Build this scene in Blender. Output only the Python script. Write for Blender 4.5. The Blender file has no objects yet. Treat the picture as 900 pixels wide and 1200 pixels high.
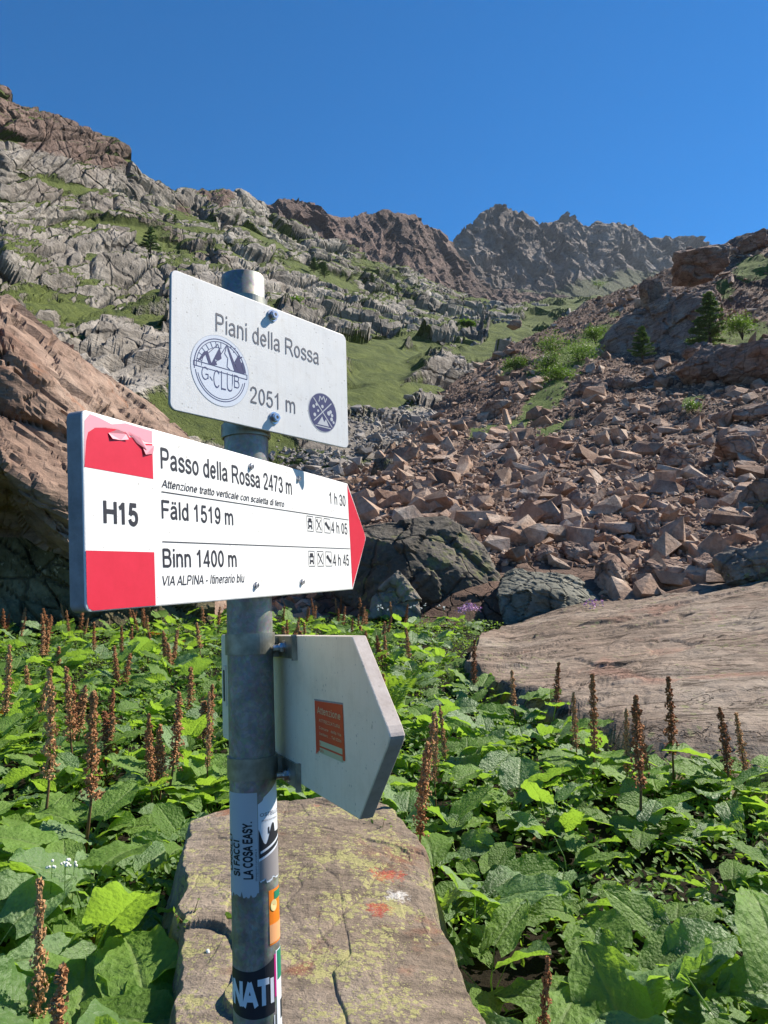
import bpy, bmesh, math, random, os
import numpy as np
from mathutils import Matrix, Vector

# ------------------------------------------------------------------ camera, sky, sun, exposure
SC = bpy.context.scene
COL = SC.collection
CH = 1.6                                   # camera height
PITCH = math.radians(5.0)
FPX = 900.0                                # focal length in pixels of the 900 x 1200 photograph
cam = bpy.data.cameras.new('camera')
cam.sensor_fit = 'VERTICAL'
cam.sensor_height = 36.0
cam.lens = 36.0 * FPX / 1200.0
cam.clip_start = 0.05
cam.clip_end = 20000
camo = bpy.data.objects.new('camera', cam)
COL.objects.link(camo)
camo.location = (0, 0, CH)
camo.rotation_euler = (math.radians(90) + PITCH, 0, 0)
SC.camera = camo

SUN = Vector((0.624, 0.358, 0.695)).normalized()
world = bpy.data.worlds.new("World")
SC.world = world
world.use_nodes = True
wn = world.node_tree
bg = wn.nodes['Background']
sky = wn.nodes.new('ShaderNodeTexSky')
sky.sky_type = 'NISHITA'
sky.sun_disc = False
sky.sun_elevation = math.asin(SUN.z)
sky.sun_rotation = math.atan2(SUN.x, SUN.y)
sky.altitude = 2051
sky.air_density = 1.0
sky.dust_density = 0.0
sky.ozone_density = 4.0
hsv = wn.nodes.new('ShaderNodeHueSaturation')
hsv.inputs['Saturation'].default_value = 1.38
wn.links.new(sky.outputs[0], hsv.inputs['Color'])
wn.links.new(hsv.outputs[0], bg.inputs[0])
bg.inputs[1].default_value = 0.077
sl = bpy.data.lights.new('sun', 'SUN')
sl.energy = 4.6
sl.angle = math.radians(0.53)
sl.color = (1.0, 0.93, 0.82)
suno = bpy.data.objects.new('sun', sl)
COL.objects.link(suno)
suno.rotation_euler = SUN.to_track_quat('Z', 'Y').to_euler()
SC.view_settings.view_transform = 'Standard'
SC.view_settings.look = 'None'
SC.view_settings.exposure = 1.0
SC.view_settings.gamma = 1.0
SC.view_settings.use_curve_mapping = False
SC.cycles.max_bounces = 6
SC.cycles.transparent_max_bounces = 4
SC.cycles.volume_bounces = 0

rnd = random.Random(7)
cP, sP = math.cos(PITCH), math.sin(PITCH)


def P(x, y, d):
    """world point seen at photo pixel (x, y) at forward distance d (scalars or arrays)"""
    X = (np.asarray(x, float) - 450) / FPX
    Y = (600 - np.asarray(y, float)) / FPX
    fy = cP - Y * sP
    k = d / fy
    return np.stack([X * k, np.broadcast_to(fy * k, np.shape(X * k)), CH + (sP + Y * cP) * k], -1)


def px(p):
    """photo pixel of world points (n,3)"""
    p = np.asarray(p, float)
    z = p[..., 2] - CH
    f = p[..., 1] * cP + z * sP
    u = z * cP - p[..., 1] * sP
    return 450 + FPX * p[..., 0] / f, 600 - FPX * u / f


# ------------------------------------------------------------------ noise in numpy
def _h(ix, iy, iz, s):
    h = (ix.astype(np.uint32) * np.uint32(374761393) + iy.astype(np.uint32) * np.uint32(668265263)
         + iz.astype(np.uint32) * np.uint32(2147483647) + np.uint32((s * 974634777) & 0xffffffff))
    h = (h ^ (h >> np.uint32(13))) * np.uint32(1274126177)
    h = (h ^ (h >> np.uint32(16))) * np.uint32(2246822519)
    h = h ^ (h >> np.uint32(15))
    return (h & np.uint32(0xffffff)).astype(np.float32) / np.float32(16777216.0)


def vnoise(p, s=0):
    p = np.asarray(p, np.float32)
    i = np.floor(p).astype(np.int64)
    f = p - i
    f = f * f * (3 - 2 * f)
    r = 0
    for dx in (0, 1):
        wx = f[:, 0] if dx else 1 - f[:, 0]
        for dy in (0, 1):
            wy = f[:, 1] if dy else 1 - f[:, 1]
            for dz in (0, 1):
                wz = f[:, 2] if dz else 1 - f[:, 2]
                r = r + wx * wy * wz * _h(i[:, 0] + dx, i[:, 1] + dy, i[:, 2] + dz, s)
    return r * 2 - 1


def fbm(p, s=0, o=4, g=.5, ridged=False):
    r = 0
    a = 1.0
    t = 0
    p = np.asarray(p, np.float32)
    for k in range(o):
        n = vnoise(p * (2.03 ** k) + 17.3 * k, s + k)
        if ridged:
            n = 1 - 2 * np.abs(n)
        r = r + a * n
        t += a
        a *= g
    return r / t


def blocks(p, s=0, tilt=.8):
    """jittered cells, each a tilted facet: reads as broken rock. returns height, crack distance"""
    p = np.asarray(p, np.float32)
    i = np.floor(p).astype(np.int64)
    b1 = np.full(len(p), 9e9, np.float32)
    b2 = b1.copy()
    val = np.zeros(len(p), np.float32)
    for dx in (-1, 0, 1):
        for dy in (-1, 0, 1):
            for dz in (-1, 0, 1):
                a, b, c = i[:, 0] + dx, i[:, 1] + dy, i[:, 2] + dz
                ex = p[:, 0] - (a + _h(a, b, c, s))
                ey = p[:, 1] - (b + _h(a, b, c, s + 1))
                ez = p[:, 2] - (c + _h(a, b, c, s + 2))
                d = ex * ex + ey * ey + ez * ez
                v = (_h(a, b, c, s + 3) * 2 - 1) + tilt * (ex * (_h(a, b, c, s + 4) * 2 - 1) + ey * (_h(a, b, c, s + 5) * 2 - 1) + ez * (_h(a, b, c, s + 6) * 2 - 1))
                m = d < b1
                b2 = np.where(m, b1, np.minimum(b2, d))
                val = np.where(m, v, val)
                b1 = np.where(m, d, b1)
    return val, np.sqrt(b2) - np.sqrt(b1)


def sstep(a, b, x):
    t = np.clip((x - a) / (b - a), 0, 1)
    return t * t * (3 - 2 * t)


# ------------------------------------------------------------------ mesh helpers
def mesh(name, V, F, mats=(), smooth=False, attrs=None, midx=None):
    """fast mesh from arrays; F one (n,k) array or a list of faces"""
    me = bpy.data.meshes.new(name)
    V = np.asarray(V, np.float32)
    if isinstance(F, np.ndarray):
        n, k = F.shape
        me.vertices.add(len(V))
        me.vertices.foreach_set('co', V.ravel())
        me.loops.add(n * k)
        me.loops.foreach_set('vertex_index', F.astype(np.int32).ravel())
        me.polygons.add(n)
        me.polygons.foreach_set('loop_start', np.arange(0, n * k, k, dtype=np.int32))
        me.polygons.foreach_set('loop_total', np.full(n, k, np.int32))
        me.update(calc_edges=True)
    else:
        me.from_pydata([tuple(v) for v in V], [], [tuple(f) for f in F])
    me.polygons.foreach_set('use_smooth', np.full(len(me.polygons), smooth, bool))
    for m in mats:
        me.materials.append(m)
    if midx is not None:
        me.polygons.foreach_set('material_index', np.asarray(midx, np.int32))
    if attrs:
        for an, av in attrs.items():
            at = me.attributes.new(an, 'FLOAT', 'POINT')
            at.data.foreach_set('value', np.asarray(av, np.float32))
    me.update()
    return me


def link(name, me, parent=None, loc=None, mat=None):
    o = bpy.data.objects.new(name, me)
    COL.objects.link(o)
    if parent is not None:
        o.parent = parent
    if mat is not None:
        o.matrix_basis = mat
    elif loc is not None:
        o.location = loc
    return o


def tag(o, label=None, cat=None, group=None, kind=None):
    if label:
        o['label'] = label
    if cat:
        o['category'] = cat
    if group:
        o['group'] = group
    if kind:
        o['kind'] = kind
    return o


def grid_faces(nu, nv, off=0):
    a = np.arange(nu - 1)[:, None] * nv + np.arange(nv - 1)[None, :]
    a = a.ravel() + off
    return np.stack([a, a + nv, a + nv + 1, a + 1], 1)


class MB:
    """small-piece mesh builder with material slots"""
    def __init__(s):
        s.V, s.F, s.M = [], [], []

    def add(s, V, F, m=0):
        o = len(s.V)
        s.V += [tuple(v) for v in V]
        s.F += [tuple(i + o for i in f) for f in F]
        s.M += [m] * len(F)

    def box(s, a, b, m=0):
        (x0, y0, z0), (x1, y1, z1) = a, b
        s.add([(x0, y0, z0), (x1, y0, z0), (x1, y1, z0), (x0, y1, z0), (x0, y0, z1), (x1, y0, z1), (x1, y1, z1), (x0, y1, z1)],
              [(0, 3, 2, 1), (4, 5, 6, 7), (0, 1, 5, 4), (1, 2, 6, 5), (2, 3, 7, 6), (3, 0, 4, 7)], m)

    def prism(s, pts, z0, z1, m=0, cap0=True):
        n = len(pts)
        s.add([(x, y, z0) for x, y in pts] + [(x, y, z1) for x, y in pts],
              ([tuple(range(n))[::-1]] if cap0 else []) + [tuple(range(n, 2 * n))] + [(i, (i + 1) % n, n + (i + 1) % n, n + i) for i in range(n)], m)

    def flat(s, pts, z, m=0):
        s.add([(x, y, z) for x, y in pts], [tuple(range(len(pts)))], m)

    def tube(s, pts, rad, n=8, m=0, cap=True):
        pts = [Vector(p) for p in pts]
        V, F = [], []
        for k, p in enumerate(pts):
            t = (pts[min(k + 1, len(pts) - 1)] - pts[max(k - 1, 0)]).normalized()
            a = t.orthogonal().normalized()
            if k and a.dot(pa) < 0:
                a = -a
            if k:
                a = (pa - t * pa.dot(t)).normalized()
            pa = a
            b = t.cross(a)
            r = rad[k] if hasattr(rad, '__len__') else rad
            for j in range(n):
                q = 2 * math.pi * j / n
                V.append(p + a * r * math.cos(q) + b * r * math.sin(q))
        for k in range(len(pts) - 1):
            for j in range(n):
                F.append((k * n + j, k * n + (j + 1) % n, (k + 1) * n + (j + 1) % n, (k + 1) * n + j))
        if cap:
            F.append(tuple(range(n))[::-1])
            F.append(tuple(range((len(pts) - 1) * n, len(pts) * n)))
        s.add(V, F, m)

    def mesh(s, name, mats, smooth=False):
        return mesh(name, np.array([tuple(v) for v in s.V]), s.F, mats, smooth, midx=s.M)


# ------------------------------------------------------------------ materials
def srgb(h):
    c = [int(h[i:i + 2], 16) / 255 for i in (0, 2, 4)]
    return tuple(v / 12.92 if v < .04045 else ((v + .055) / 1.055) ** 2.4 for v in c) + (1,)


class NT:
    def __init__(s, name, rough=.85, spec=.3):
        s.m = bpy.data.materials.new(name)
        s.m.use_nodes = True
        s.t = s.m.node_tree
        s.b = s.t.nodes['Principled BSDF']
        s.b.inputs['Roughness'].default_value = rough
        s.b.inputs['Specular IOR Level'].default_value = spec
        s.tc = s.t.nodes.new('ShaderNodeTexCoord')
        s.co = s.tc.outputs['Object']

    def n(s, typ, **kw):
        nd = s.t.nodes.new(typ)
        for k, v in kw.items():
            if k.startswith('_'):
                key = k[1:]
                key = int(key) if key.isdigit() else key.replace('_', ' ')
                if isinstance(v, bpy.types.NodeSocket):
                    s.t.links.new(v, nd.inputs[key])
                else:
                    nd.inputs[key].default_value = v
            else:
                setattr(nd, k, v)
        return nd

    def world_co(s):
        s.co = s.n('ShaderNodeNewGeometry').outputs['Position']

    def scaled(s, sc, rot=(0, 0, 0)):
        return s.n('ShaderNodeMapping', _Vector=s.co, _Scale=sc, _Rotation=rot).outputs[0]

    def noise(s, scale, detail=5, rough=.6, co=None, dist=0):
        return s.n('ShaderNodeTexNoise', _Vector=co or s.co, _Scale=scale, _Detail=detail, _Roughness=rough, _Distortion=dist).outputs[0]

    def vor(s, scale, feature='F1', co=None, out=0, rand=1.0):
        return s.n('ShaderNodeTexVoronoi', feature=feature, _Vector=co or s.co, _Scale=scale, _Randomness=rand).outputs[out]

    def ramp(s, fac, stops, interp='LINEAR'):
        nd = s.n('ShaderNodeValToRGB', _0=fac)
        cr = nd.color_ramp
        cr.interpolation = interp
        while len(cr.elements) < len(stops):
            cr.elements.new(.5)
        for e, (p, c) in zip(cr.elements, stops):
            e.position = p
            e.color = c if hasattr(c, '__len__') else (c, c, c, 1)
        return nd.outputs[0]

    def mix(s, fac, a, b, mode='MIX'):
        nd = s.n('ShaderNodeMix', data_type='RGBA', blend_type=mode)
        for key, v in ((0, fac), (6, a), (7, b)):
            if isinstance(v, bpy.types.NodeSocket):
                s.t.links.new(v, nd.inputs[key])
            else:
                nd.inputs[key].default_value = v
        return nd.outputs[2]

    def math(s, op, a, b=0.0, c=0.0, clamp=False):
        nd = s.n('ShaderNodeMath', operation=op, use_clamp=clamp)
        for k, v in enumerate((a, b, c)):
            if isinstance(v, bpy.types.NodeSocket):
                s.t.links.new(v, nd.inputs[k])
            else:
                nd.inputs[k].default_value = v
        return nd.outputs[0]

    def attr(s, name):
        return s.n('ShaderNodeAttribute', attribute_name=name).outputs['Fac']

    def bump(s, h, dist=.02, strength=1.0, prev=None):
        nd = s.n('ShaderNodeBump', _Height=h, _Distance=dist, _Strength=strength)
        if prev is not None:
            s.t.links.new(prev, nd.inputs['Normal'])
        return nd.outputs[0]

    def done(s, color=None, normal=None, rough=None):
        for v, k in ((color, 'Base Color'), (rough, 'Roughness')):
            if v is not None:
                if isinstance(v, bpy.types.NodeSocket):
                    s.t.links.new(v, s.b.inputs[k])
                else:
                    s.b.inputs[k].default_value = v
        if normal is not None:
            s.t.links.new(normal, s.b.inputs['Normal'])
        return s.m


def plain(name, hexc, rough=.5, metal=0., spec=.4):
    m = NT(name, rough, spec)
    m.b.inputs['Metallic'].default_value = metal
    return m.done(srgb(hexc) if isinstance(hexc, str) else hexc)


def rock_mat(name, c1, c2, c3, big=.3, fine=6., bumpd=.05, lichen=None, lich_scale=20., lich_amt=.5, strata=None, grass=False, grasscol=None,
             world=False, crack=None, stain=None, brown=None):
    m = NT(name, .9, .2)
    if world:
        m.world_co()
    a = m.noise(big, 6, .6)
    col = m.ramp(a, [(.3, c1), (.5, c2), (.7, c3)])
    b = m.noise(fine, 8, .7)
    col = m.mix(1.0, col, m.ramp(b, [(.25, .55), (.5, 1.0), (.75, 1.35)]), 'MULTIPLY')
    if stain:
        sc_, cc_, lo = stain
        sn = m.noise(sc_, 5, .65, dist=1.0)
        col = m.mix(m.ramp(sn, [(lo, 0.0), (lo + .1, 1.0)]), col, cc_)
    if brown:
        bk_ = m.math('MULTIPLY', m.math('SUBTRACT', m.math('ADD', m.attr('brown'), m.math('MULTIPLY', m.math('SUBTRACT', m.noise(.06, 5, .7), .5), .8)), .4), 6.0, clamp=True)
        col = m.mix(m.math('MULTIPLY', bk_, .85), col, m.mix(1.0, brown, m.ramp(b, [(.25, .5), (.5, 1.0), (.75, 1.5)]), 'MULTIPLY'))
    h = m.math('MULTIPLY', b, 1.0)
    if strata:
        sc, rot = strata
        co = m.scaled(sc, rot)
        st = m.noise(1.0, 7, .7, co=co)
        col = m.mix(.7, col, m.mix(1.0, col, m.ramp(st, [(.35, .5), (.5, 1.0), (.65, 1.3)]), 'MULTIPLY'))
        h = m.math('ADD', h, m.math('MULTIPLY', st, 1.5))
    if crack:
        wv = m.n('ShaderNodeVectorMath', operation='ADD', _0=m.co, _1=m.n('ShaderNodeVectorMath', operation='SCALE', _0=m.n('ShaderNodeTexNoise', _Vector=m.co, _Scale=crack * .9, _Detail=4.0).outputs[1], _Scale=.6 / crack).outputs[0]).outputs[0]
        ve = m.vor(crack, 'DISTANCE_TO_EDGE', co=wv)
        cr_ = m.ramp(ve, [(0.0, 0.0), (.035, 1.0)])
        h = m.math('ADD', h, m.math('MULTIPLY', cr_, .8))
        col = m.mix(1.0, col, m.ramp(ve, [(0.0, .55), (.03, 1.0)]), 'MULTIPLY')
    if lichen is not None:
        wv2 = m.n('ShaderNodeVectorMath', operation='ADD', _0=m.co, _1=m.n('ShaderNodeVectorMath', operation='SCALE', _0=m.n('ShaderNodeTexNoise', _Vector=m.co, _Scale=lich_scale * 2.5, _Detail=3.0).outputs[1], _Scale=.55 / lich_scale).outputs[0]).outputs[0]
        v = m.vor(lich_scale, co=wv2)
        v2 = m.vor(lich_scale * 2.7, co=wv2)
        pm = m.noise(lich_scale * .16, 4, .6)
        lim = m.math('MULTIPLY', m.math('SUBTRACT', pm, .36 - .1 * (lich_amt - .5)), 3.2 * lich_amt)
        k1 = m.math('MULTIPLY', m.math('SUBTRACT', lim, v), 14.0, clamp=True)
        k2 = m.math('MULTIPLY', m.math('SUBTRACT', m.math('MULTIPLY', lim, .9), v2), 14.0, clamp=True)
        k = m.math('MAXIMUM', k1, k2)
        k = m.math('MULTIPLY', k, m.ramp(m.noise(lich_scale * 9, 3, .7), [(.35, .35), (.55, 1.0)]))
        col = m.mix(k, col, lichen)
    if grass:
        g = m.attr('grass')
        gn = m.noise(grasscol[2], 6, .75)
        gm = m.math('MULTIPLY', m.math('SUBTRACT', m.math('ADD', g, m.math('MULTIPLY', m.math('SUBTRACT', gn, .5), 1.1)), .45), 7.0, clamp=True)
        gc = m.ramp(m.noise(grasscol[2] * 2.2, 6, .75), [(.3, grasscol[0]), (.7, grasscol[1])])
        col = m.mix(gm, col, gc)
        h = m.math('ADD', m.math('MULTIPLY', h, m.math('SUBTRACT', 1.0, gm)), m.math('MULTIPLY', m.math('MULTIPLY', m.noise(grasscol[2] * 9, 5, .8), 1.2), gm))
    return m, col, h, bumpd


def fin(t, rough=None):
    m, col, h, bd = t
    return m.done(col, m.bump(h, bd, 1.0), rough)


M = {}
M['cliff'] = fin(rock_mat('grey cliff rock and grass', (.14, .12, .10, 1), (.27, .24, .205, 1), (.38, .345, .30, 1), big=.05, fine=.45, bumpd=.55,
                      crack=.085, strata=((.05, .05, .42), (0.25, .1, 0)), grass=True, grasscol=((.035, .055, .012, 1), (.15, .18, .04, 1), .12),
                      stain=(.012, (.16, .12, .095, 1), .62), brown=(.14, .085, .065, 1)))
M['ridge'] = fin(rock_mat('dark brown ridge rock', (.09, .06, .048, 1), (.16, .105, .085, 1), (.24, .17, .14, 1), big=.012, fine=.12, bumpd=5,
                      strata=((.03, .03, .06), (0, .5, 0)), stain=(.02, (.2, .1, .06, 1), .64)))
M['peak'] = fin(rock_mat('distant peak rock', (.11, .083, .07, 1), (.19, .15, .125, 1), (.31, .265, .23, 1), big=.008, fine=.05, bumpd=9,
                     strata=((.02, .02, .05), (0, .6, 0)), grass=True, grasscol=((.10, .12, .05, 1), (.16, .16, .09, 1), .03)))
M['talus'] = fin(rock_mat('earth and rubble between scree stones', (.07, .043, .03, 1), (.16, .10, .073, 1), (.25, .18, .14, 1), big=.25, fine=3.0, bumpd=.18,
                      crack=1.6, grass=True, grasscol=((.05, .09, .015, 1), (.15, .20, .04, 1), .5)))
_t = rock_mat('reddish brown scree stone', (.22, .14, .10, 1), (.37, .265, .20, 1), (.50, .42, .35, 1), big=1.1, fine=7.0, bumpd=.09, world=True)
_m = _t[0]
_f = _m.math('FRACT', _m.math('ADD', _m.attr('tone'), _m.n('ShaderNodeObjectInfo').outputs['Random']))
_c = _m.mix(1.0, _t[1], _m.ramp(_f, [(0.0, (.62, .58, .55, 1)), (.3, (1.0, .86, .78, 1)), (.55, (1.05, 1.0, .95, 1)), (.8, (1.15, 1.16, 1.15, 1)), (1.0, (1.4, 1.3, 1.2, 1))]), 'MULTIPLY')
M['stone'] = fin((_m, _c, _t[2], _t[3]))
M['palestone'] = fin(rock_mat('pale grey scree stone', (.22, .19, .165, 1), (.30, .27, .24, 1), (.38, .34, .30, 1), big=.4, fine=7.0, bumpd=.03, world=True))
M['boulder'] = fin(rock_mat('brown boulder', (.18, .105, .072, 1), (.28, .185, .14, 1), (.36, .29, .23, 1), big=.5, fine=5., bumpd=.07,
                        strata=((.6, .6, 5.), (.5, .35, 0)), crack=.7))
M['grey_boulder'] = fin(rock_mat('grey brown boulder', (.13, .11, .09, 1), (.20, .17, .14, 1), (.27, .235, .19, 1), big=.6, fine=5., bumpd=.06, crack=.6,
                             lichen=(.25, .25, .12, 1), lich_scale=5., lich_amt=.45))
M['dark_boulder'] = fin(rock_mat('dark mossy boulder', (.065, .055, .042, 1), (.115, .10, .08, 1), (.20, .175, .14, 1), big=.8, fine=6., bumpd=.09, crack=.8,
                             lichen=(.16, .16, .075, 1), lich_scale=3., lich_amt=.5))
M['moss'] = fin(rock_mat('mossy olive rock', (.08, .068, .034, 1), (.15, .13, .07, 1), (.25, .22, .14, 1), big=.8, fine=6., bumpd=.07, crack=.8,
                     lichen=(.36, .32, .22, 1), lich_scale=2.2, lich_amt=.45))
M['green_rock'] = fin(rock_mat('greenish grey boulder', (.10, .10, .08, 1), (.18, .175, .14, 1), (.29, .275, .22, 1), big=1., fine=7., bumpd=.06, crack=1.2))
M['left_rock'] = fin(rock_mat('big reddish brown boulder', (.17, .10, .07, 1), (.27, .185, .138, 1), (.37, .29, .23, 1), big=.35, fine=4., bumpd=.05,
                          strata=((.35, 1.0, 4.2), (0., .66, 0)), stain=(.5, (.32, .14, .07, 1), .60)))


def slab_mat(name, cols, lich, lsc, lam, strata, red, front):
    m, col, h, bd = rock_mat(name, *cols, big=.9 if front else .5, fine=26. if front else 7., bumpd=.012 if front else .035, lichen=lich, lich_scale=lsc, lich_amt=lam,
                             strata=strata, crack=None, stain=red)
    if front:
        vm = m.n('ShaderNodeMapping', _Vector=m.co, _Scale=(1, 1, 0)).outputs[0]

        def blob(px_, py_, r_, c_, col_in, dens):
            d_ = m.n('ShaderNodeVectorMath', operation='DISTANCE', _0=vm, _1=(px_, py_, 0)).outputs['Value']
            nn = m.noise(38, 5, .75)
            k_ = m.math('MULTIPLY', m.math('SUBTRACT', m.math('ADD', m.math('MULTIPLY', m.math('SUBTRACT', 1.0, m.math('DIVIDE', d_, r_)), .9), m.math('MULTIPLY', m.math('SUBTRACT', nn, .5), 2.2)), dens), 4.0, clamp=True)
            return m.mix(m.math('MULTIPLY', k_, m.ramp(m.noise(120, 4, .8), [(.35, .25), (.6, .95)])), col_in, c_)
        for (ix, iy, r_, c_, dn) in front:
            w = P(ix, iy, 1.0)
            k_ = (.51 - CH) / (w[2] - CH)
            col = blob(float(w[0] * k_), float(w[1] * k_), r_, c_, col, dn)
        h2 = m.noise(5, 8, .65)
        nrm = m.bump(h2, .05, .7, m.bump(h, bd, 1.0))
        return m.done(col, nrm)
    s2 = m.noise(1.0, 8, .72, co=m.scaled((.45, 6.5, 9.0), (0, 0, .32)), dist=.5)
    ln = m.ramp(s2, [(.385, (.30, .27, .25, 1)), (.42, (1, 1, 1, 1))])
    s3 = m.noise(1.0, 6, .7, co=m.scaled((.25, 1.6, 3.0), (0, 0, .5)), dist=.8)
    l3 = m.ramp(m.math('ABSOLUTE', m.math('SUBTRACT', s3, .5)), [(.0, (.28, .25, .23, 1)), (.008, (1, 1, 1, 1))])
    col = m.mix(1.0, m.mix(1.0, col, ln, 'MULTIPLY'), l3, 'MULTIPLY')
    return m.done(col, m.bump(m.math('ADD', m.math('MULTIPLY', ln, .6), l3), .03, .8, m.bump(m.noise(1.6, 8, .65), .12, .6, m.bump(h, bd, 1.0))))


RED = (.38, .06, .035, 1)
M['front_slab'] = slab_mat('lichen covered slab rock', ((.16, .12, .085, 1), (.25, .195, .145, 1), (.33, .27, .21, 1)), (.37, .345, .14, 1), 40., .64, ((2.5, 9, 2), (0, 0, .5)),
                           (1.7, (.23, .115, .07, 1), .57),
                           [(456, 1050, .10, RED, .38), (444, 1088, .08, RED, .42), (466, 1072, .075, (.7, .66, .6, 1), .45), (415, 962, .085, RED, .62), (372, 975, .07, RED, .72)])
M['flat_slab'] = slab_mat('flat layered rock', ((.155, .112, .08, 1), (.24, .18, .135, 1), (.31, .255, .20, 1)), (.24, .235, .115, 1), 7., .38, ((.35, 3.2, 6.), (0, 0, .35)),
                          (.42, (.27, .16, .115, 1), .57), None)
m = NT('dark soil', .95, .1)
M['soil'] = m.done(m.ramp(m.noise(5, 7, .7), [(.3, (.010, .008, .005, 1)), (.6, (.022, .017, .010, 1)), (.8, (.025, .028, .012, 1))]), m.bump(m.noise(14, 6, .7), .04))


def leaf_mat(name, c1, c2, cb, trans, tcol, spec=.45, rough=.42):
    m = NT(name, rough, spec)
    oi = m.n('ShaderNodeObjectInfo').outputs['Random']
    a = m.noise(9, 4, .6)
    f = m.math('ADD', m.math('MULTIPLY', a, .6), m.math('MULTIPLY', oi, .5))
    col = m.ramp(f, [(.25, c1), (.8, c2)])
    vn = m.attr('vein')
    col = m.mix(m.math('MULTIPLY', vn, .75), col, (.22, .30, .10, 1))
    sp = m.vor(26, co=m.co)
    spots = m.ramp(m.math('ADD', sp, m.math('MULTIPLY', m.noise(6, 3), .35)), [(.24, 1.0), (.28, 0.0)])
    col = m.mix(m.math('MULTIPLY', spots, .55), col, (.16, .10, .04, 1))
    geo = m.n('ShaderNodeNewGeometry').outputs['Backfacing']
    col = m.mix(m.math('MULTIPLY', geo, .7), col, cb)
    nrm = m.bump(m.math('ADD', m.math('ADD', m.noise(14, 5, .65), m.math('MULTIPLY', m.vor(17), .5)), m.math('MULTIPLY', vn, -.6)), .012, .8)
    m.done(col, nrm)
    tr = m.n('ShaderNodeBsdfTranslucent', _Color=tcol, _Normal=nrm)
    mx = m.n('ShaderNodeMixShader', _0=trans)
    out = m.t.nodes['Material Output']
    m.t.links.new(m.b.outputs[0], mx.inputs[1])
    m.t.links.new(tr.outputs[0], mx.inputs[2])
    m.t.links.new(mx.outputs[0], out.inputs[0])
    return m.m


M['leaf'] = leaf_mat('dock leaf green', (.10, .185, .03, 1), (.20, .33, .07, 1), (.20, .29, .10, 1), .44, (.38, .62, .05, 1), .3, .5)
M['leaf_dark'] = leaf_mat('dock leaf dark bluish green', (.095, .175, .05, 1), (.21, .325, .13, 1), (.20, .29, .12, 1), .38, (.38, .64, .06, 1), .5, .42)
M['leaf_small'] = leaf_mat('small herb leaf', (.06, .13, .02, 1), (.13, .23, .04, 1), (.14, .21, .06, 1), .38, (.34, .55, .04, 1), .3, .5)
M['leaf_old'] = leaf_mat('withered orange leaf', (.20, .08, .02, 1), (.30, .17, .05, 1), (.30, .16, .06, 1), .3, (.5, .22, .03, 1), .2, .7)
m = NT('red brown seeds', .85, .15)
M['seed'] = m.done(m.ramp(m.math('ADD', m.math('MULTIPLY', m.noise(60, 2), .7), m.math('MULTIPLY', m.n('ShaderNodeObjectInfo').outputs['Random'], .4)), [(.3, (.22, .085, .038, 1)), (.5, (.38, .17, .075, 1)), (.75, (.50, .29, .14, 1))]))
M['stalk'] = plain('dry brown stalk', (.16, .09, .035, 1), .8)
M['bark'] = plain('dark bark', (.05, .035, .025, 1), .9)
M['needle'] = leaf_mat('conifer needles', (.06, .115, .035, 1), (.14, .21, .06, 1), (.05, .09, .03, 1), .25, (.12, .22, .03, 1), .2, .6)
M['shrub'] = leaf_mat('alder shrub leaves', (.03, .07, .015, 1), (.075, .135, .03, 1), (.07, .12, .03, 1), .3, (.2, .36, .03, 1), .3, .5)
M['fern'] = leaf_mat('bright fern leaves', (.10, .19, .025, 1), (.17, .28, .04, 1), (.15, .25, .05, 1), .4, (.35, .55, .04, 1), .25, .5)
M['pink'] = plain('pink petals', (.62, .34, .56, 1), .7)
M['white_petal'] = plain('white petals', (.75, .75, .68, 1), .7)

# signpost materials
m = NT('galvanised steel', .42, .5)
m.b.inputs['Metallic'].default_value = .45
v = m.vor(220, out=1)
n1 = m.noise(34, 8, .72, dist=.6)
M['steel'] = m.done(m.mix(.25, m.ramp(n1, [(.3, (.19, .18, .165, 1)), (.5, (.30, .29, .265, 1)), (.7, (.50, .48, .44, 1))]), v, 'MULTIPLY'), None, m.ramp(n1, [(.3, .38), (.7, .6)]))
m = NT('zinc bracket', .45, .5)
m.b.inputs['Metallic'].default_value = .7
M['zinc'] = m.done(m.ramp(m.noise(50, 5, .6), [(.3, (.20, .20, .16, 1)), (.7, (.40, .395, .33, 1))]))
M['bolt'] = plain('stainless bolt', (.62, .62, .64, 1), .28, 1.0)
M['dark'] = plain('dark hollow', (.02, .02, .022, 1), .6)
def board_mat(name, stops, rough, big, streak):
    """painted board, pattern in millimetres: blotchy wear, faint rain streaks, small specks"""
    m = NT(name, rough, .4)
    col = m.ramp(m.noise(big, 7, .72), stops)
    st = m.noise(1.0, 5, .7, co=m.scaled((.16, .012, .05)))
    col = m.mix(streak, col, m.mix(1.0, col, m.ramp(st, [(.36, (.80, .76, .70, 1)), (.5, 1.0)]), 'MULTIPLY'))
    sp = m.math('ADD', m.vor(.11), m.math('MULTIPLY', m.noise(.03, 4), .5))
    col = m.mix(m.math('MULTIPLY', m.ramp(sp, [(.33, 1.0), (.36, 0.0)]), .5), col, (.28, .25, .21, 1))
    return m.done(col, m.bump(m.noise(.4, 4, .7), .0004, .5), m.ramp(m.noise(.02, 4), [(.3, rough - .06), (.7, rough + .12)]))


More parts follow.
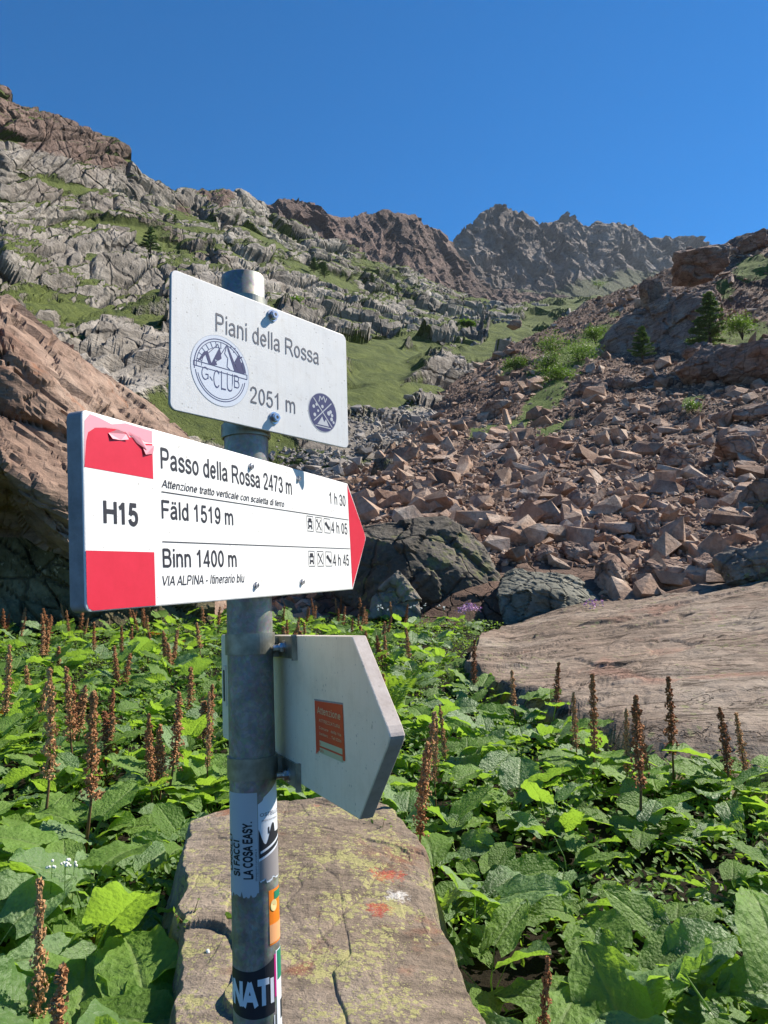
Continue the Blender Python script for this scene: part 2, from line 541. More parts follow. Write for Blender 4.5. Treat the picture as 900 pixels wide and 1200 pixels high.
M['white'] = board_mat('white painted sign face', [(.25, (.66, .63, .58, 1)), (.38, (.81, .80, .775, 1)), (.6, (.84, .83, .805, 1))], .38, .03, .25)
M['greywhite'] = board_mat('greyish sign face', [(.27, (.64, .61, .565, 1)), (.42, (.75, .735, .71, 1)), (.7, (.79, .775, .75, 1))], .45, .045, .22)
M['back'] = board_mat('plain sign back', [(.25, (.70, .61, .47, 1)), (.5, (.83, .735, .575, 1)), (.75, (.86, .77, .62, 1))], .6, .02, .2)
M['edge'] = board_mat('grey sign edge', [(.3, (.22, .21, .215, 1)), (.7, (.36, .34, .35, 1))], .5, .06, .4)
M['edge_brown'] = board_mat('brown sign edge', [(.3, (.36, .30, .27, 1)), (.7, (.52, .46, .42, 1))], .6, .05, .4)
m = NT('red print', .4, .4)
M['red'] = m.done(m.ramp(m.noise(.035, 7, .75), [(.3, (.56, .014, .035, 1)), (.7, (.64, .022, .05, 1))]))
M['pinkred'] = plain('faded pink print', (.80, .30, .36, 1), .55)
M['ink'] = plain('black print', (.022, .022, .03, 1), .5)
M['grey_ink'] = plain('grey print', (.10, .10, .12, 1), .5)
M['navy'] = plain('navy print', (.035, .038, .13, 1), .45)
M['sticker_white'] = plain('white sticker', (.74, .77, .83, 1), .35)
M['sticker_grey'] = plain('worn grey sticker', (.52, .53, .56, 1), .5)
M['sticker_dim'] = plain('grey photograph print', (.30, .27, .27, 1), .5)
M['orange'] = plain('orange sticker', (.85, .22, .02, 1), .4)
M['orange_light'] = plain('light orange print', (.85, .40, .18, 1), .4)
M['yellow'] = plain('pale yellow print', (.80, .66, .30, 1), .4)
M['green_ink'] = plain('green print', (.02, .22, .12, 1), .45)
M['magenta'] = plain('magenta print', (.55, .02, .20, 1), .4)
M['warn'] = plain('orange red sticker', (.62, .06, .02, 1), .45)
M['warn_text'] = plain('beige print', (.62, .48, .28, 1), .5)
M['warn_field'] = plain('pale green field', (.48, .50, .32, 1), .5)

# ------------------------------------------------------------------ the setting: ground, hillsides, mountains
def ground_z(x, y):
    z = np.clip(.042 * np.asarray(y, float), 0, .68)
    return z + 0 * np.asarray(x, float)


def build_ground():
    ri = np.concatenate([np.linspace(.05, 24, 90), np.geomspace(26, 6000, 30)])
    an = np.linspace(0, 2 * math.pi, 181)
    A, R = np.meshgrid(an, ri, indexing='ij')
    X, Y = R * np.sin(A), R * np.cos(A)
    p = np.stack([X.ravel(), Y.ravel(), 0 * X.ravel()], 1)
    z = ground_z(p[:, 0], p[:, 1]) + .05 * fbm(p * .9, 3) * (np.hypot(p[:, 0], p[:, 1]) < 40) * (np.hypot(p[:, 0], p[:, 1]) > .5)
    z -= sstep(60, 200, np.hypot(p[:, 0], p[:, 1])) * 3
    p[:, 2] = z
    o = link('ground', mesh('ground', p, grid_faces(len(an), len(ri)), [M['soil']], True))
    tag(o, kind='structure')


build_ground()


class Layer:
    """a hillside given by columns of (photo row, distance) pairs, top row last"""
    def __init__(s, cols, foot=None):
        s.x = np.array(sorted(cols))
        K = max(len(c) for c in cols.values()) + (1 if foot else 0)
        s.y, s.d = [], []
        for x in s.x:
            c = np.array(cols[x], float)
            if foot:
                c = np.concatenate([[[foot[0], c[0, 1] * foot[1]]], c])
            q = np.linspace(0, 1, len(c))
            Q = np.linspace(0, 1, K)
            s.y.append(np.interp(Q, q, c[:, 0]))
            s.d.append(np.interp(Q, q, np.log(c[:, 1])))
        s.y, s.d = np.array(s.y), np.array(s.d)
        s.K = K

    def at(s, x, v):
        """x photo column, v 0..1 bottom to top -> y, d (smooth in v)"""
        t = v * (s.K - 1)
        k = np.clip(np.floor(t).astype(int), 0, s.K - 2)
        f = t - k
        j = np.clip(np.searchsorted(s.x, x) - 1, 0, len(s.x) - 2)
        g = (x - s.x[j]) / (s.x[j + 1] - s.x[j])
        L = lambda a: (a[j, k] * (1 - f) + a[j, k + 1] * f) * (1 - g) + (a[j + 1, k] * (1 - f) + a[j + 1, k + 1] * f) * g
        return L(s.y), np.exp(L(s.d))

    def find(s, x, y):
        v = np.linspace(0, 1, 200)
        yy, dd = s.at(np.full(200, float(x)), v)
        return float(np.interp(-y, -yy, dd))

    def sheet(s, xs, nv, drop=(1.3, .25)):
        v = np.linspace(0, 1, nv)
        X, Vv = np.meshgrid(xs, v, indexing='ij')
        y, d = s.at(X.ravel(), Vv.ravel())
        pts = P(X.ravel(), y, d)
        return X, Vv, y.reshape(X.shape), d.reshape(X.shape), pts.reshape(X.shape + (3,))


def normals(G):
    du = np.gradient(G, axis=0)
    dv = np.gradient(G, axis=1)
    n = np.cross(du, dv)
    return n / (np.linalg.norm(n, axis=-1, keepdims=True) + 1e-9)


def with_back(G, extra, mult, zdrop):
    """adds rows behind the crest that fall away, so the crest has a real far side"""
    top = G[:, -1:, :]
    rows = []
    for k, (m_, z_) in enumerate(zip(mult, zdrop)):
        r = top.copy()
        r[..., 0] *= m_
        r[..., 1] *= m_
        r[..., 2] -= z_
        rows.append(r)
    G2 = np.concatenate([G] + rows, 1)
    ex = [np.concatenate([e] + [e[:, -1:]] * len(rows), 1) for e in extra]
    return G2, ex


def blobs(X, Y, lst):
    r = np.zeros(X.shape)
    for (cx, cy, rx, ry, an, w) in lst:
        a = math.radians(an)
        dx, dy = X - cx, Y - cy
        u = (dx * math.cos(a) + dy * math.sin(a)) / rx
        q = (-dx * math.sin(a) + dy * math.cos(a)) / ry
        k = w * np.clip(1.35 - np.hypot(u, q), 0, 1)
        r = np.where(np.abs(k) > np.abs(r), k, r)
    return r


# ---- left hillside with pale cliffs and grass ledges
HILL = Layer({
    -700: [(760, 30), (560, 45), (420, 80), (250, 120), (80, 160), (-100, 190), (-260, 210)],
    -300: [(740, 34), (540, 55), (420, 100), (300, 150), (170, 200), (60, 230), (-50, 245)],
    0: [(720, 36), (520, 66), (405, 120), (340, 180), (250, 235), (180, 262), (106, 285)],
    30: [(720, 36), (520, 66), (405, 120), (342, 180), (255, 235), (190, 262), (131, 285)],
    60: [(720, 36), (520, 66), (405, 120), (344, 180), (258, 235), (192, 262), (134, 285)],
    100: [(720, 36), (520, 66), (405, 120), (346, 180), (262, 235), (200, 262), (150, 285)],
    135: [(720, 35), (520, 66), (405, 120), (348, 180), (266, 235), (205, 262), (163, 285)],
    152: [(720, 35), (520, 66), (405, 120), (348, 180), (270, 235), (215, 262), (182, 285)],
    160: [(720, 35), (520, 66), (405, 120), (349, 180), (272, 235), (225, 262), (206, 288)],
    205: [(720, 34), (520, 66), (410, 120), (350, 180), (285, 235), (245, 262), (228, 295)],
    240: [(720, 34), (520, 66), (412, 120), (352, 180), (290, 235), (250, 262), (229, 300)],
    262: [(720, 34), (520, 66), (414, 120), (354, 180), (292, 235), (248, 262), (220, 300)],
    300: [(720, 33), (520, 64), (416, 120), (358, 180), (300, 235), (262, 262), (238, 305)],
    340: [(720, 32), (525, 62), (418, 120), (364, 180), (315, 235), (290, 262), (266, 310)],
    400: [(720, 30), (530, 58), (428, 115), (380, 175), (345, 225), (318, 255), (291, 300)],
    470: [(720, 29), (525, 60), (440, 112), (395, 165), (365, 220), (340, 260), (321, 310)],
    540: [(720, 28), (515, 64), (450, 110), (408, 155), (380, 210), (360, 270), (343, 330)],
    600: [(720, 28), (500, 70), (450, 112), (415, 150), (388, 200), (372, 270), (364, 350)],
    650: [(720, 28), (490, 75), (445, 118), (410, 170), (382, 240), (362, 330), (350, 460)],
    700: [(720, 28), (480, 75), (440, 120), (405, 180), (378, 260), (358, 360), (346, 500)],
    780: [(720, 28), (480, 75), (440, 120), (405, 180), (378, 260), (360, 380), (352, 520)],
    900: [(720, 28), (480, 75), (440, 120), (405, 180), (385, 280), (370, 400), (362, 520)],
})
HILL_GRASS = [
    (100, 360, 120, 26, 6, 1.0), (70, 345, 80, 12, 5, 1), (150, 385, 60, 9, 8, 1), (40, 400, 60, 6, 4, .6),
    (50, 215, 80, 11, 12, .85), (20, 240, 35, 7, 0, .8), (130, 265, 60, 9, 14, .85), (185, 290, 50, 9, 20, .8), (230, 250, 45, 8, 18, .8),
    (110, 300, 24, 8, 10, .8), (185, 335, 20, 9, 30, .7), (300, 275, 50, 7, 25, .8), (380, 330, 45, 7, 14, .8), (470, 395, 60, 5, 6, .8),
    (440, 440, 55, 40, 22, .85), (500, 470, 60, 18, 8, .75), (430, 480, 60, 25, 10, 1.0), (520, 412, 110, 9, -8, 1.0), (610, 385, 60, 12, -22, 1.1), (650, 365, 50, 10, -10, 1.1),
    (700, 352, 45, 6, -4, 1), (240, 495, 90, 16, 6, 1.1), (300, 520, 50, 12, 5, 1), (370, 535, 45, 8, 10, .75), (225, 470, 30, 10, 0, .9), (570, 355, 30, 5, 15, .6),
    (450, 405, 30, 12, 20, .9), (250, 350, 40, 5, 20, .7), (350, 315, 30, 5, 20, .7),
    # bare places
    (70, 300, 70, 22, 5, -.9), (160, 420, 60, 35, 5, -.9), (60, 270, 50, 18, 5, -.8), (480, 370, 90, 14, 12, -.9), (400, 390, 60, 16, 10, -.9), (540, 392, 50, 8, 5, -.8),
    (540, 355, 60, 9, 12, -.9), (80, 165, 60, 18, 10, -1), (370, 290, 50, 8, 12, -.9), (570, 440, 60, 10, -12, -.9), (480, 510, 60, 9, -5, -.9), (380, 570, 60, 20, 0, -.9),
    (270, 258, 25, 9, 10, -.9), (210, 400, 30, 25, 0, -.9),
]


SURF = {}


def on_surface(key, x, v):
    """points of a displaced hillside at photo column x and height fraction v -> pos, row, distance"""
    xs, G, Yp, D, g = SURF[key]
    nv = G.shape[1]
    fi = np.interp(x, xs, np.arange(len(xs)))
    i = np.clip(fi.astype(int), 0, len(xs) - 2)
    fj = v * (nv - 1)
    j = np.clip(fj.astype(int), 0, nv - 2)
    a, b = (fi - i), (fj - j)
    def L(A):
        a_, b_ = (a[:, None], b[:, None]) if A.ndim == 3 else (a, b)
        return (A[i, j] * (1 - a_) + A[i + 1, j] * a_) * (1 - b_) + (A[i, j + 1] * (1 - a_) + A[i + 1, j + 1] * a_) * b_
    return L(G), L(Yp), L(D)


def build_hill():
    xs = np.concatenate([np.linspace(-700, -20, 90), np.linspace(-17, 700, 620), np.linspace(704, 900, 50)])
    nv = 430
    X, Vv, Yp, D, G0 = HILL.sheet(xs, nv)
    p0 = G0.reshape(-1, 3)                 # noise domain
    fx = np.interp(X, [-700, -300, 0, 262, 400, 540, 620, 900], [.3, .36, .46, .72, .92, 1.15, 1.2, 1.2])
    fx = 1 + (fx - 1) * sstep(.02, .22, Vv)  # the wall on the left side of the valley comes closer towards the left
    G = P(X.ravel(), Yp.ravel(), (D * fx).ravel()).reshape(G0.shape)
    gp = G.reshape(-1, 3)
    fx = fx.ravel()
    N = normals(G).reshape(-1, 3)
    q = p0 * np.array([1, 1, 1.0])
    warp = np.stack([fbm(q * .02, 11, 3), fbm(q * .02, 14, 3), fbm(q * .02, 17, 3)], 1) * 9
    q = q + warp
    # stair ledges: run back on the grass, stand up in the cliffs
    elev = (p0[:, 2] + 7 * fbm(p0 * .016, 21, 4)) / 13.0 + p0[:, 0] * .004
    fr = elev - np.floor(elev)
    stair = np.where(fr < .72, fr * .25, .18 + (fr - .72) / .28 * .82) - fr
    noise_g = fbm(p0 * np.array([.03, .03, .05]), 31, 5)
    gm = blobs(X, Yp, HILL_GRASS).ravel()
    flat = sstep(.66, .8, fr) * (1 - sstep(.97, 1., fr))
    grass = np.clip(gm * .85 + .95 * noise_g + .5 * flat + .04, 0, 1.2)
    near = sstep(30, 110, D.ravel())
    rocky = 1 - sstep(.45, .8, grass)
    b1, c1 = blocks(q * np.array([.075, .075, .055]), 41)
    b2, c2 = blocks(q * np.array([.20, .20, .14]) + 5, 47)
    b3, c3 = blocks(q * np.array([.6, .6, .5]) + 9, 53)
    disp = rocky * (2.2 * b1 + .7 * b2 + .2 * b3 - 1.2 * (1 - sstep(0, .12, c1)) - .5 * (1 - sstep(0, .12, c2))) + .8 * fbm(p0 * .15, 61, 4) * (1 - rocky) + 4 * fbm(p0 * .03, 71, 4)
    disp *= (near * .9 + .1) * fx
    out = N * 1.0
    if out[:, 1].mean() > 0:
        out = -out
    hdir = np.stack([gp[:, 0], gp[:, 1], 0 * p0[:, 0]], 1)
    hdir /= np.linalg.norm(hdir, axis=1, keepdims=True)
    dd = D.ravel()
    G2 = gp + out * disp[:, None] + hdir * (stair * 8 * rocky * near * sstep(60, 150, dd) * fx)[:, None]
    # dark gullies
    G2 = G2.reshape(G.shape)
    SURF['hill'] = (xs, G2, Yp, D, None)
    nz = np.abs(normals(G2)[..., 2])
    nz = (nz + np.roll(nz, 1, 0) + np.roll(nz, -1, 0) + np.roll(nz, 1, 1) + np.roll(nz, -1, 1)) / 5
    grass = np.clip(grass + (1.15 * sstep(.45, .7, nz) * np.clip(.85 + 1.3 * noise_g.reshape(X.shape), 0, 1) * sstep(100, 160, dd.reshape(X.shape))).ravel() * (gm > -.85), 0, 1.2)
    brn = blobs(X, Yp, [(75, 160, 100, 34, 14, 1.0), (10, 130, 40, 40, 0, 1), (255, 232, 30, 12, 10, .9), (215, 243, 20, 8, 0, .6)])
    G2, (g2, br2) = with_back(G2, [grass.reshape(X.shape), brn], (1.04, 1.3), (3, 60))
    me = mesh('hillside', G2.reshape(-1, 3), grid_faces(len(xs), nv + 2), [M['cliff']], False, {'grass': g2.ravel(), 'brown': br2.ravel()})
    tag(link('mountain_slope', me), kind='structure')


# ---- the scree slope on the right
TALUS = Layer({
    200: [(722, 18), (690, 20), (655, 24), (630, 31), (615, 37), (605, 42), (598, 50)],
    330: [(720, 17), (690, 19), (660, 24), (638, 31), (622, 38), (610, 46), (602, 56)],
    400: [(716, 16.5), (665, 19), (625, 26), (600, 35), (580, 45), (563, 55), (550, 66)],
    470: [(712, 16.2), (652, 19), (604, 26), (568, 35), (542, 47), (518, 60), (500, 78)],
    550: [(706, 16), (645, 19), (592, 27), (545, 40), (502, 56), (467, 75), (436, 98)],
    620: [(704, 16), (640, 19.5), (588, 28), (535, 42), (484, 60), (436, 82), (392, 110)],
    700: [(702, 15.8), (640, 19.5), (582, 29), (520, 44), (460, 65), (404, 90), (350, 122)],
    750: [(700, 15.5), (638, 19.5), (578, 29), (512, 45), (448, 67), (388, 92), (330, 120)],
    800: [(700, 15), (636, 19.5), (574, 29), (506, 44), (438, 66), (372, 90), (306, 116)],
    850: [(698, 15), (634, 19.5), (570, 29), (500, 43), (430, 64), (358, 88), (286, 114)],
    900: [(696, 15), (632, 19.5), (566, 29), (495, 42), (422, 62), (345, 85), (270, 110)],
    1100: [(690, 15), (610, 19.5), (540, 28), (460, 40), (380, 56), (300, 72), (215, 90)],
    1500: [(690, 14), (590, 18), (500, 26), (400, 36), (300, 46), (200, 56), (110, 66)],
}, foot=(742, .95))
TALUS_GRASS = [
    (668, 425, 62, 24, -38, 1.1), (640, 470, 48, 15, -32, 1.0), (610, 492, 40, 9, -30, .95), (690, 405, 45, 18, -35, 1.0), (565, 505, 35, 8, -25, .6), (650, 500, 40, 7, -25, .7),
    (865, 385, 42, 15, -12, 1.1), (885, 318, 30, 16, -20, 1.1), (815, 400, 30, 14, -10, .8), (850, 345, 22, 12, -15, .8), (740, 330, 20, 7, -30, .8), (600, 430, 30, 10, -45, .7),
    (810, 470, 22, 8, -10, .8), (720, 372, 14, 8, 0, .6), (775, 345, 12, 8, 0, .6), (850, 400, 14, 6, 0, .6), (980, 350, 80, 30, -15, .9),
]


def talus_grass(X, Y):
    return blobs(X, Y, TALUS_GRASS)


def build_talus():
    xs = np.concatenate([np.linspace(200, 380, 30), np.linspace(385, 905, 300), np.linspace(915, 1500, 60)])
    nv = 240
    X, Vv, Yp, D, G = TALUS.sheet(xs, nv)
    p0 = G.reshape(-1, 3)
    N = normals(G).reshape(-1, 3)
    if N[:, 2].mean() < 0:
        N = -N
    dd = D.ravel()
    gr = np.clip(talus_grass(X, Yp).ravel() + .35 * fbm(p0 * .12, 5, 4), 0, 1.1)
    b1, _ = blocks(p0 * .35, 81)
    b2, _ = blocks(p0 * .9, 85)
    s = np.clip(dd / 60, .25, 1.3)
    disp = (1.2 * fbm(p0 * .05, 91, 4) * np.clip(dd / 70, 0, 1) * 1.6 + (1 - sstep(.5, .9, gr)) * (s * .12 * b1 + .05 * b2) + .25 * fbm(p0 * .5, 97, 3) * s)
    G2 = (p0 + N * disp[:, None]).reshape(G.shape)
    SURF['talus'] = (xs, G2, Yp, D, gr.reshape(X.shape))
    G2, (g2,) = with_back(G2, [gr.reshape(X.shape)], (1.06, 1.35), (1.5, 25))
    me = mesh('scree_slope', G2.reshape(-1, 3), grid_faces(len(xs), nv + 2), [M['talus']], False, {'grass': g2.ravel()})
    tag(link('scree_slope', me), kind='structure')


# ---- brown ridge and far peak
RIDGE = Layer({
    150: [(420, 420), (360, 480), (300, 540), (262, 600)],
    250: [(420, 420), (360, 480), (290, 540), (246, 600)],
    308: [(420, 420), (360, 480), (290, 540), (239, 600)],
    350: [(420, 420), (360, 480), (295, 540), (236, 605)],
    372: [(420, 420), (365, 480), (300, 545), (245, 610)],
    400: [(420, 430), (370, 490), (310, 550), (257, 620)],
    412: [(420, 430), (372, 490), (312, 555), (253, 625)],
    430: [(425, 440), (375, 495), (315, 560), (247, 640)],
    462: [(430, 440), (380, 500), (320, 565), (248, 650)],
    490: [(430, 450), (382, 505), (325, 570), (249, 660)],
    498: [(430, 450), (385, 510), (328, 575), (262, 660)],
    512: [(430, 450), (388, 510), (335, 580), (270, 665)],
    530: [(430, 460), (392, 520), (345, 590), (285, 670)],
    546: [(430, 460), (395, 525), (352, 600), (305, 670)],
    556: [(430, 470), (395, 530), (360, 600), (326, 670)],
    575: [(430, 470), (398, 535), (368, 610), (340, 680)],
    640: [(430, 480), (400, 545), (372, 615), (345, 690)],
    700: [(430, 490), (402, 550), (378, 620), (356, 700)],
})
PEAK = Layer({
    380: [(460, 900), (380, 1050), (330, 1200), (300, 1300)],
    470: [(460, 900), (375, 1050), (330, 1200), (292, 1300)],
    528: [(450, 900), (370, 1050), (325, 1180), (280, 1300)],
    545: [(450, 900), (368, 1050), (318, 1180), (266, 1300)],
    566: [(450, 900), (366, 1050), (310, 1180), (246, 1300)],
    584: [(450, 900), (364, 1050), (305, 1180), (236, 1300)],
    602: [(450, 900), (362, 1050), (305, 1180), (240, 1300)],
    618: [(450, 900), (362, 1050), (306, 1180), (250, 1300)],
    640: [(450, 900), (360, 1050), (308, 1180), (256, 1310)],
    664: [(450, 900), (358, 1050), (308, 1180), (252, 1320)],
    684: [(450, 900), (356, 1060), (310, 1190), (265, 1330)],
    706: [(450, 900), (355, 1060), (311, 1200), (260, 1340)],
    738: [(450, 900), (354, 1070), (314, 1210), (265, 1360)],
    764: [(450, 900), (352, 1080), (318, 1230), (282, 1380)],
    792: [(450, 900), (350, 1100), (320, 1250), (281, 1420)],
    818: [(450, 900), (350, 1120), (322, 1280), (280, 1460)],
    834: [(450, 900), (350, 1140), (326, 1300), (288, 1480)],
    900: [(450, 900), (350, 1160), (330, 1320), (290, 1500)],
    1100: [(450, 900), (350, 1160), (330, 1320), (285, 1500)],
})


def build_far(layer, name, matn, xs, nv, sc, amp, seed, grassf=None, ribs=(1, 1, .35), turn=((0, 1), (1, 1))):
    X, Vv, Yp, D, G = layer.sheet(xs, nv)
    D = D * np.interp(X, turn[0], turn[1])       # the walls run back to the right
    G = P(X.ravel(), Yp.ravel(), D.ravel()).reshape(G.shape)
    p0 = G.reshape(-1, 3)
    N = normals(G).reshape(-1, 3)
    if N[:, 1].mean() > 0:
        N = -N
    rb = np.array(ribs)
    w = np.stack([fbm(p0 * sc * .5, seed + 9, 3), fbm(p0 * sc * .5, seed + 12, 3), fbm(p0 * sc * .5, seed + 15, 3)], 1) * (.5 / sc)
    q = p0 + w
    b1, c1 = blocks(q * sc * rb, seed)
    b2, c2 = blocks(q * sc * 2.7 * rb + 3, seed + 20)
    b3, c3 = blocks(q * sc * 7 * rb + 7, seed + 30)
    rg = fbm(q * sc * .8 * rb, seed + 40, 5, .5, True)
    disp = amp * (1.0 * b1 + .5 * b2 + .22 * b3 + 1.3 * rg)
    disp = disp - disp.mean()
    fade = 1 - .45 * sstep(.93, 1, Vv.ravel())
    gr = np.zeros(len(p0)) if grassf is None else grassf(X, Yp).ravel()
    disp = disp * fade * (1 - .85 * np.clip(gr, 0, 1))
    G2 = p0 + N * disp[:, None]
    G2 = G2.reshape(G.shape)
    G2, (g2,) = with_back(G2, [gr.reshape(X.shape)], (1.03, 1.25), (12, 250))
    me = mesh(name, G2.reshape(-1, 3), grid_faces(len(xs), nv + 2), [M[matn]], False, {'grass': g2.ravel()})
    tag(link(name, me), kind='structure')


build_hill()
build_talus()
build_far(RIDGE, 'brown_ridge', 'ridge', np.linspace(150, 700, 380), 170, .034, 4.2, 101, turn=((150, 308, 556, 700), (.62, .78, 1.15, 1.3)))
build_far(PEAK, 'mountain_peak', 'peak', np.concatenate([np.linspace(380, 515, 50), np.linspace(517, 905, 380), np.linspace(910, 1100, 40)]), 240, .015, 13, 201,
          lambda X, Y: blobs(X, Y, [(715, 336, 70, 16, -12, 1.0), (640, 345, 50, 8, 0, .8)]), (1.2, 1, .4), turn=((380, 528, 830, 1100), (.82, .88, 1.1, 1.2)))
# ------------------------------------------------------------------ rocks
_ico = {}


def ico(sub):
    if sub not in _ico:
        bm = bmesh.new()
        bmesh.ops.create_icosphere(bm, subdivisions=sub, radius=1)
        V = np.array([v.co[:] for v in bm.verts])
        F = np.array([[v.index for v in f.verts] for f in bm.faces])
        bm.free()
        _ico[sub] = (V, F)
    return _ico[sub]


def rock_verts(seed, sub=4, nplane=14, rough=.05, flat=1.0, fine=3.0):
    """angular rock inside a unit box: sphere cut by random planes, then broken up"""
    r = np.random.RandomState(seed)
    V, F = ico(sub)
    n = r.normal(size=(nplane, 3))
    n[:, 2] *= 1.1
    n /= np.linalg.norm(n, axis=1, keepdims=True)
    d = r.uniform(.62, .95, nplane)
    dots = V @ n.T
    t = np.where(dots > 1e-3, d / np.maximum(dots, 1e-3), 9).min(1)
    t = np.minimum(t, 1.25)
    W = V * t[:, None]
    lo, hi = W.min(0), W.max(0)
    W = (W - (lo + hi) / 2) / ((hi - lo) / 2)
    if rough:
        b, c = blocks(W * fine * .55 + seed, seed % 50)
        b2, c2 = blocks(W * fine * 1.5 + seed, seed % 50 + 9)
        W = W + V * (rough * (b + .45 * b2 - .6 * (1 - sstep(0, .1, c))) + rough * .6 * fbm(W * fine + seed, seed % 50 + 3, 4))[:, None]
    return W, F


def boulder(name, label, x0, y0, x1, y1, mat, seed, d=None, depth=1.0, tilt=0, sub=5, rough=.07, nplane=14, sink=.0, group=None, cat='boulder', layer=None, yaw=None):
    """boulder filling the photo box, standing where the slope is seen at the box foot"""
    xc, yc = (x0 + x1) / 2, (y0 + y1) / 2
    if d is None:
        d = (layer or TALUS).find(xc, y1 - (y1 - y0) * .25)
    hw, hh = (x1 - x0) / 2 / FPX * d, (y1 - y0) / 2 / FPX * d
    W, F = rock_verts(seed, sub, nplane, rough)
    W = W * np.array([hw, min(hw, hh) * depth * 1.2, hh])
    if tilt:
        a = math.radians(tilt)
        c, s_ = math.cos(a), math.sin(a)
        W = np.stack([W[:, 0] * c + W[:, 2] * s_, W[:, 1], -W[:, 0] * s_ + W[:, 2] * c], 1)
        k = np.array([hw, 1, hh]) / np.array([np.abs(W[:, 0]).max(), 1, np.abs(W[:, 2]).max()])
        W = W * k
    loc = P(xc, yc, d)
    o = link(name, mesh(name, W, F, [M[mat]], sub < 4 and False), loc=[float(v) for v in loc])
    tag(o, label, cat, group)
    return o


# library of low, cheap stones for the scree
def stone_lib(n, base):
    out = []
    for k in range(n):
        r = np.random.RandomState(base + k)
        bm = bmesh.new()
        asp = np.array([1, r.uniform(.55, .85), r.uniform(.32, .62)])
        for q in range(8):
            v = np.array([(q & 1) * 2 - 1, (q >> 1 & 1) * 2 - 1, (q >> 2 & 1) * 2 - 1]) * r.uniform(.3, 1.0, 3)
            if r.uniform() > .12:
                bm.verts.new(v * asp)
        for q in range(r.randint(3, 7)):
            v = r.normal(size=3)
            v /= np.abs(v).max()
            bm.verts.new(v * asp * r.uniform(.85, 1.05))
        g = bmesh.ops.convex_hull(bm, input=bm.verts)
        bmesh.ops.delete(bm, geom=[v for v in bm.verts if not v.link_faces], context='VERTS')
        bm.verts.index_update()
        V = np.array([v.co[:] for v in bm.verts])
        F = np.array([[v.index for v in f.verts] for f in bm.faces])
        bm.free()
        out.append((V, F))
    return out


LIB = stone_lib(16, 400)


def euler_mats(a, b, c):
    ca, sa, cb, sb, cc, sc = np.cos(a), np.sin(a), np.cos(b), np.sin(b), np.cos(c), np.sin(c)
    R = np.empty(a.shape + (3, 3))
    R[..., 0, 0] = cb * cc
    R[..., 0, 1] = sa * sb * cc - ca * sc
    R[..., 0, 2] = ca * sb * cc + sa * sc
    R[..., 1, 0] = cb * sc
    R[..., 1, 1] = sa * sb * sc + ca * cc
    R[..., 1, 2] = ca * sb * sc - sa * cc
    R[..., 2, 0] = -sb
    R[..., 2, 1] = sa * cb
    R[..., 2, 2] = ca * cb
    return R


def join_lib(lib, which, pos, R, S, tone=None):
    VV, FF, off, TT = [], [], 0, []
    for k, (V, F) in enumerate(lib):
        idx = np.where(which == k)[0]
        if not len(idx):
            continue
        W = np.einsum('nij,nvj->nvi', R[idx], V[None] * S[idx][:, None, :]) + pos[idx][:, None, :]
        VV.append(W.reshape(-1, 3))
        FF.append((F[None] + (np.arange(len(idx)) * len(V))[:, None, None] + off).reshape(-1, F.shape[1]))
        off += len(idx) * len(V)
        if tone is not None:
            TT.append(np.repeat(tone[idx], len(V)))
    if tone is not None:
        return np.concatenate(VV), np.concatenate(FF), np.concatenate(TT)
    return np.concatenate(VV), np.concatenate(FF)


BIG = [  # x0, y0, x1, y1 of the larger boulders on the scree, kept clear of small stones
]


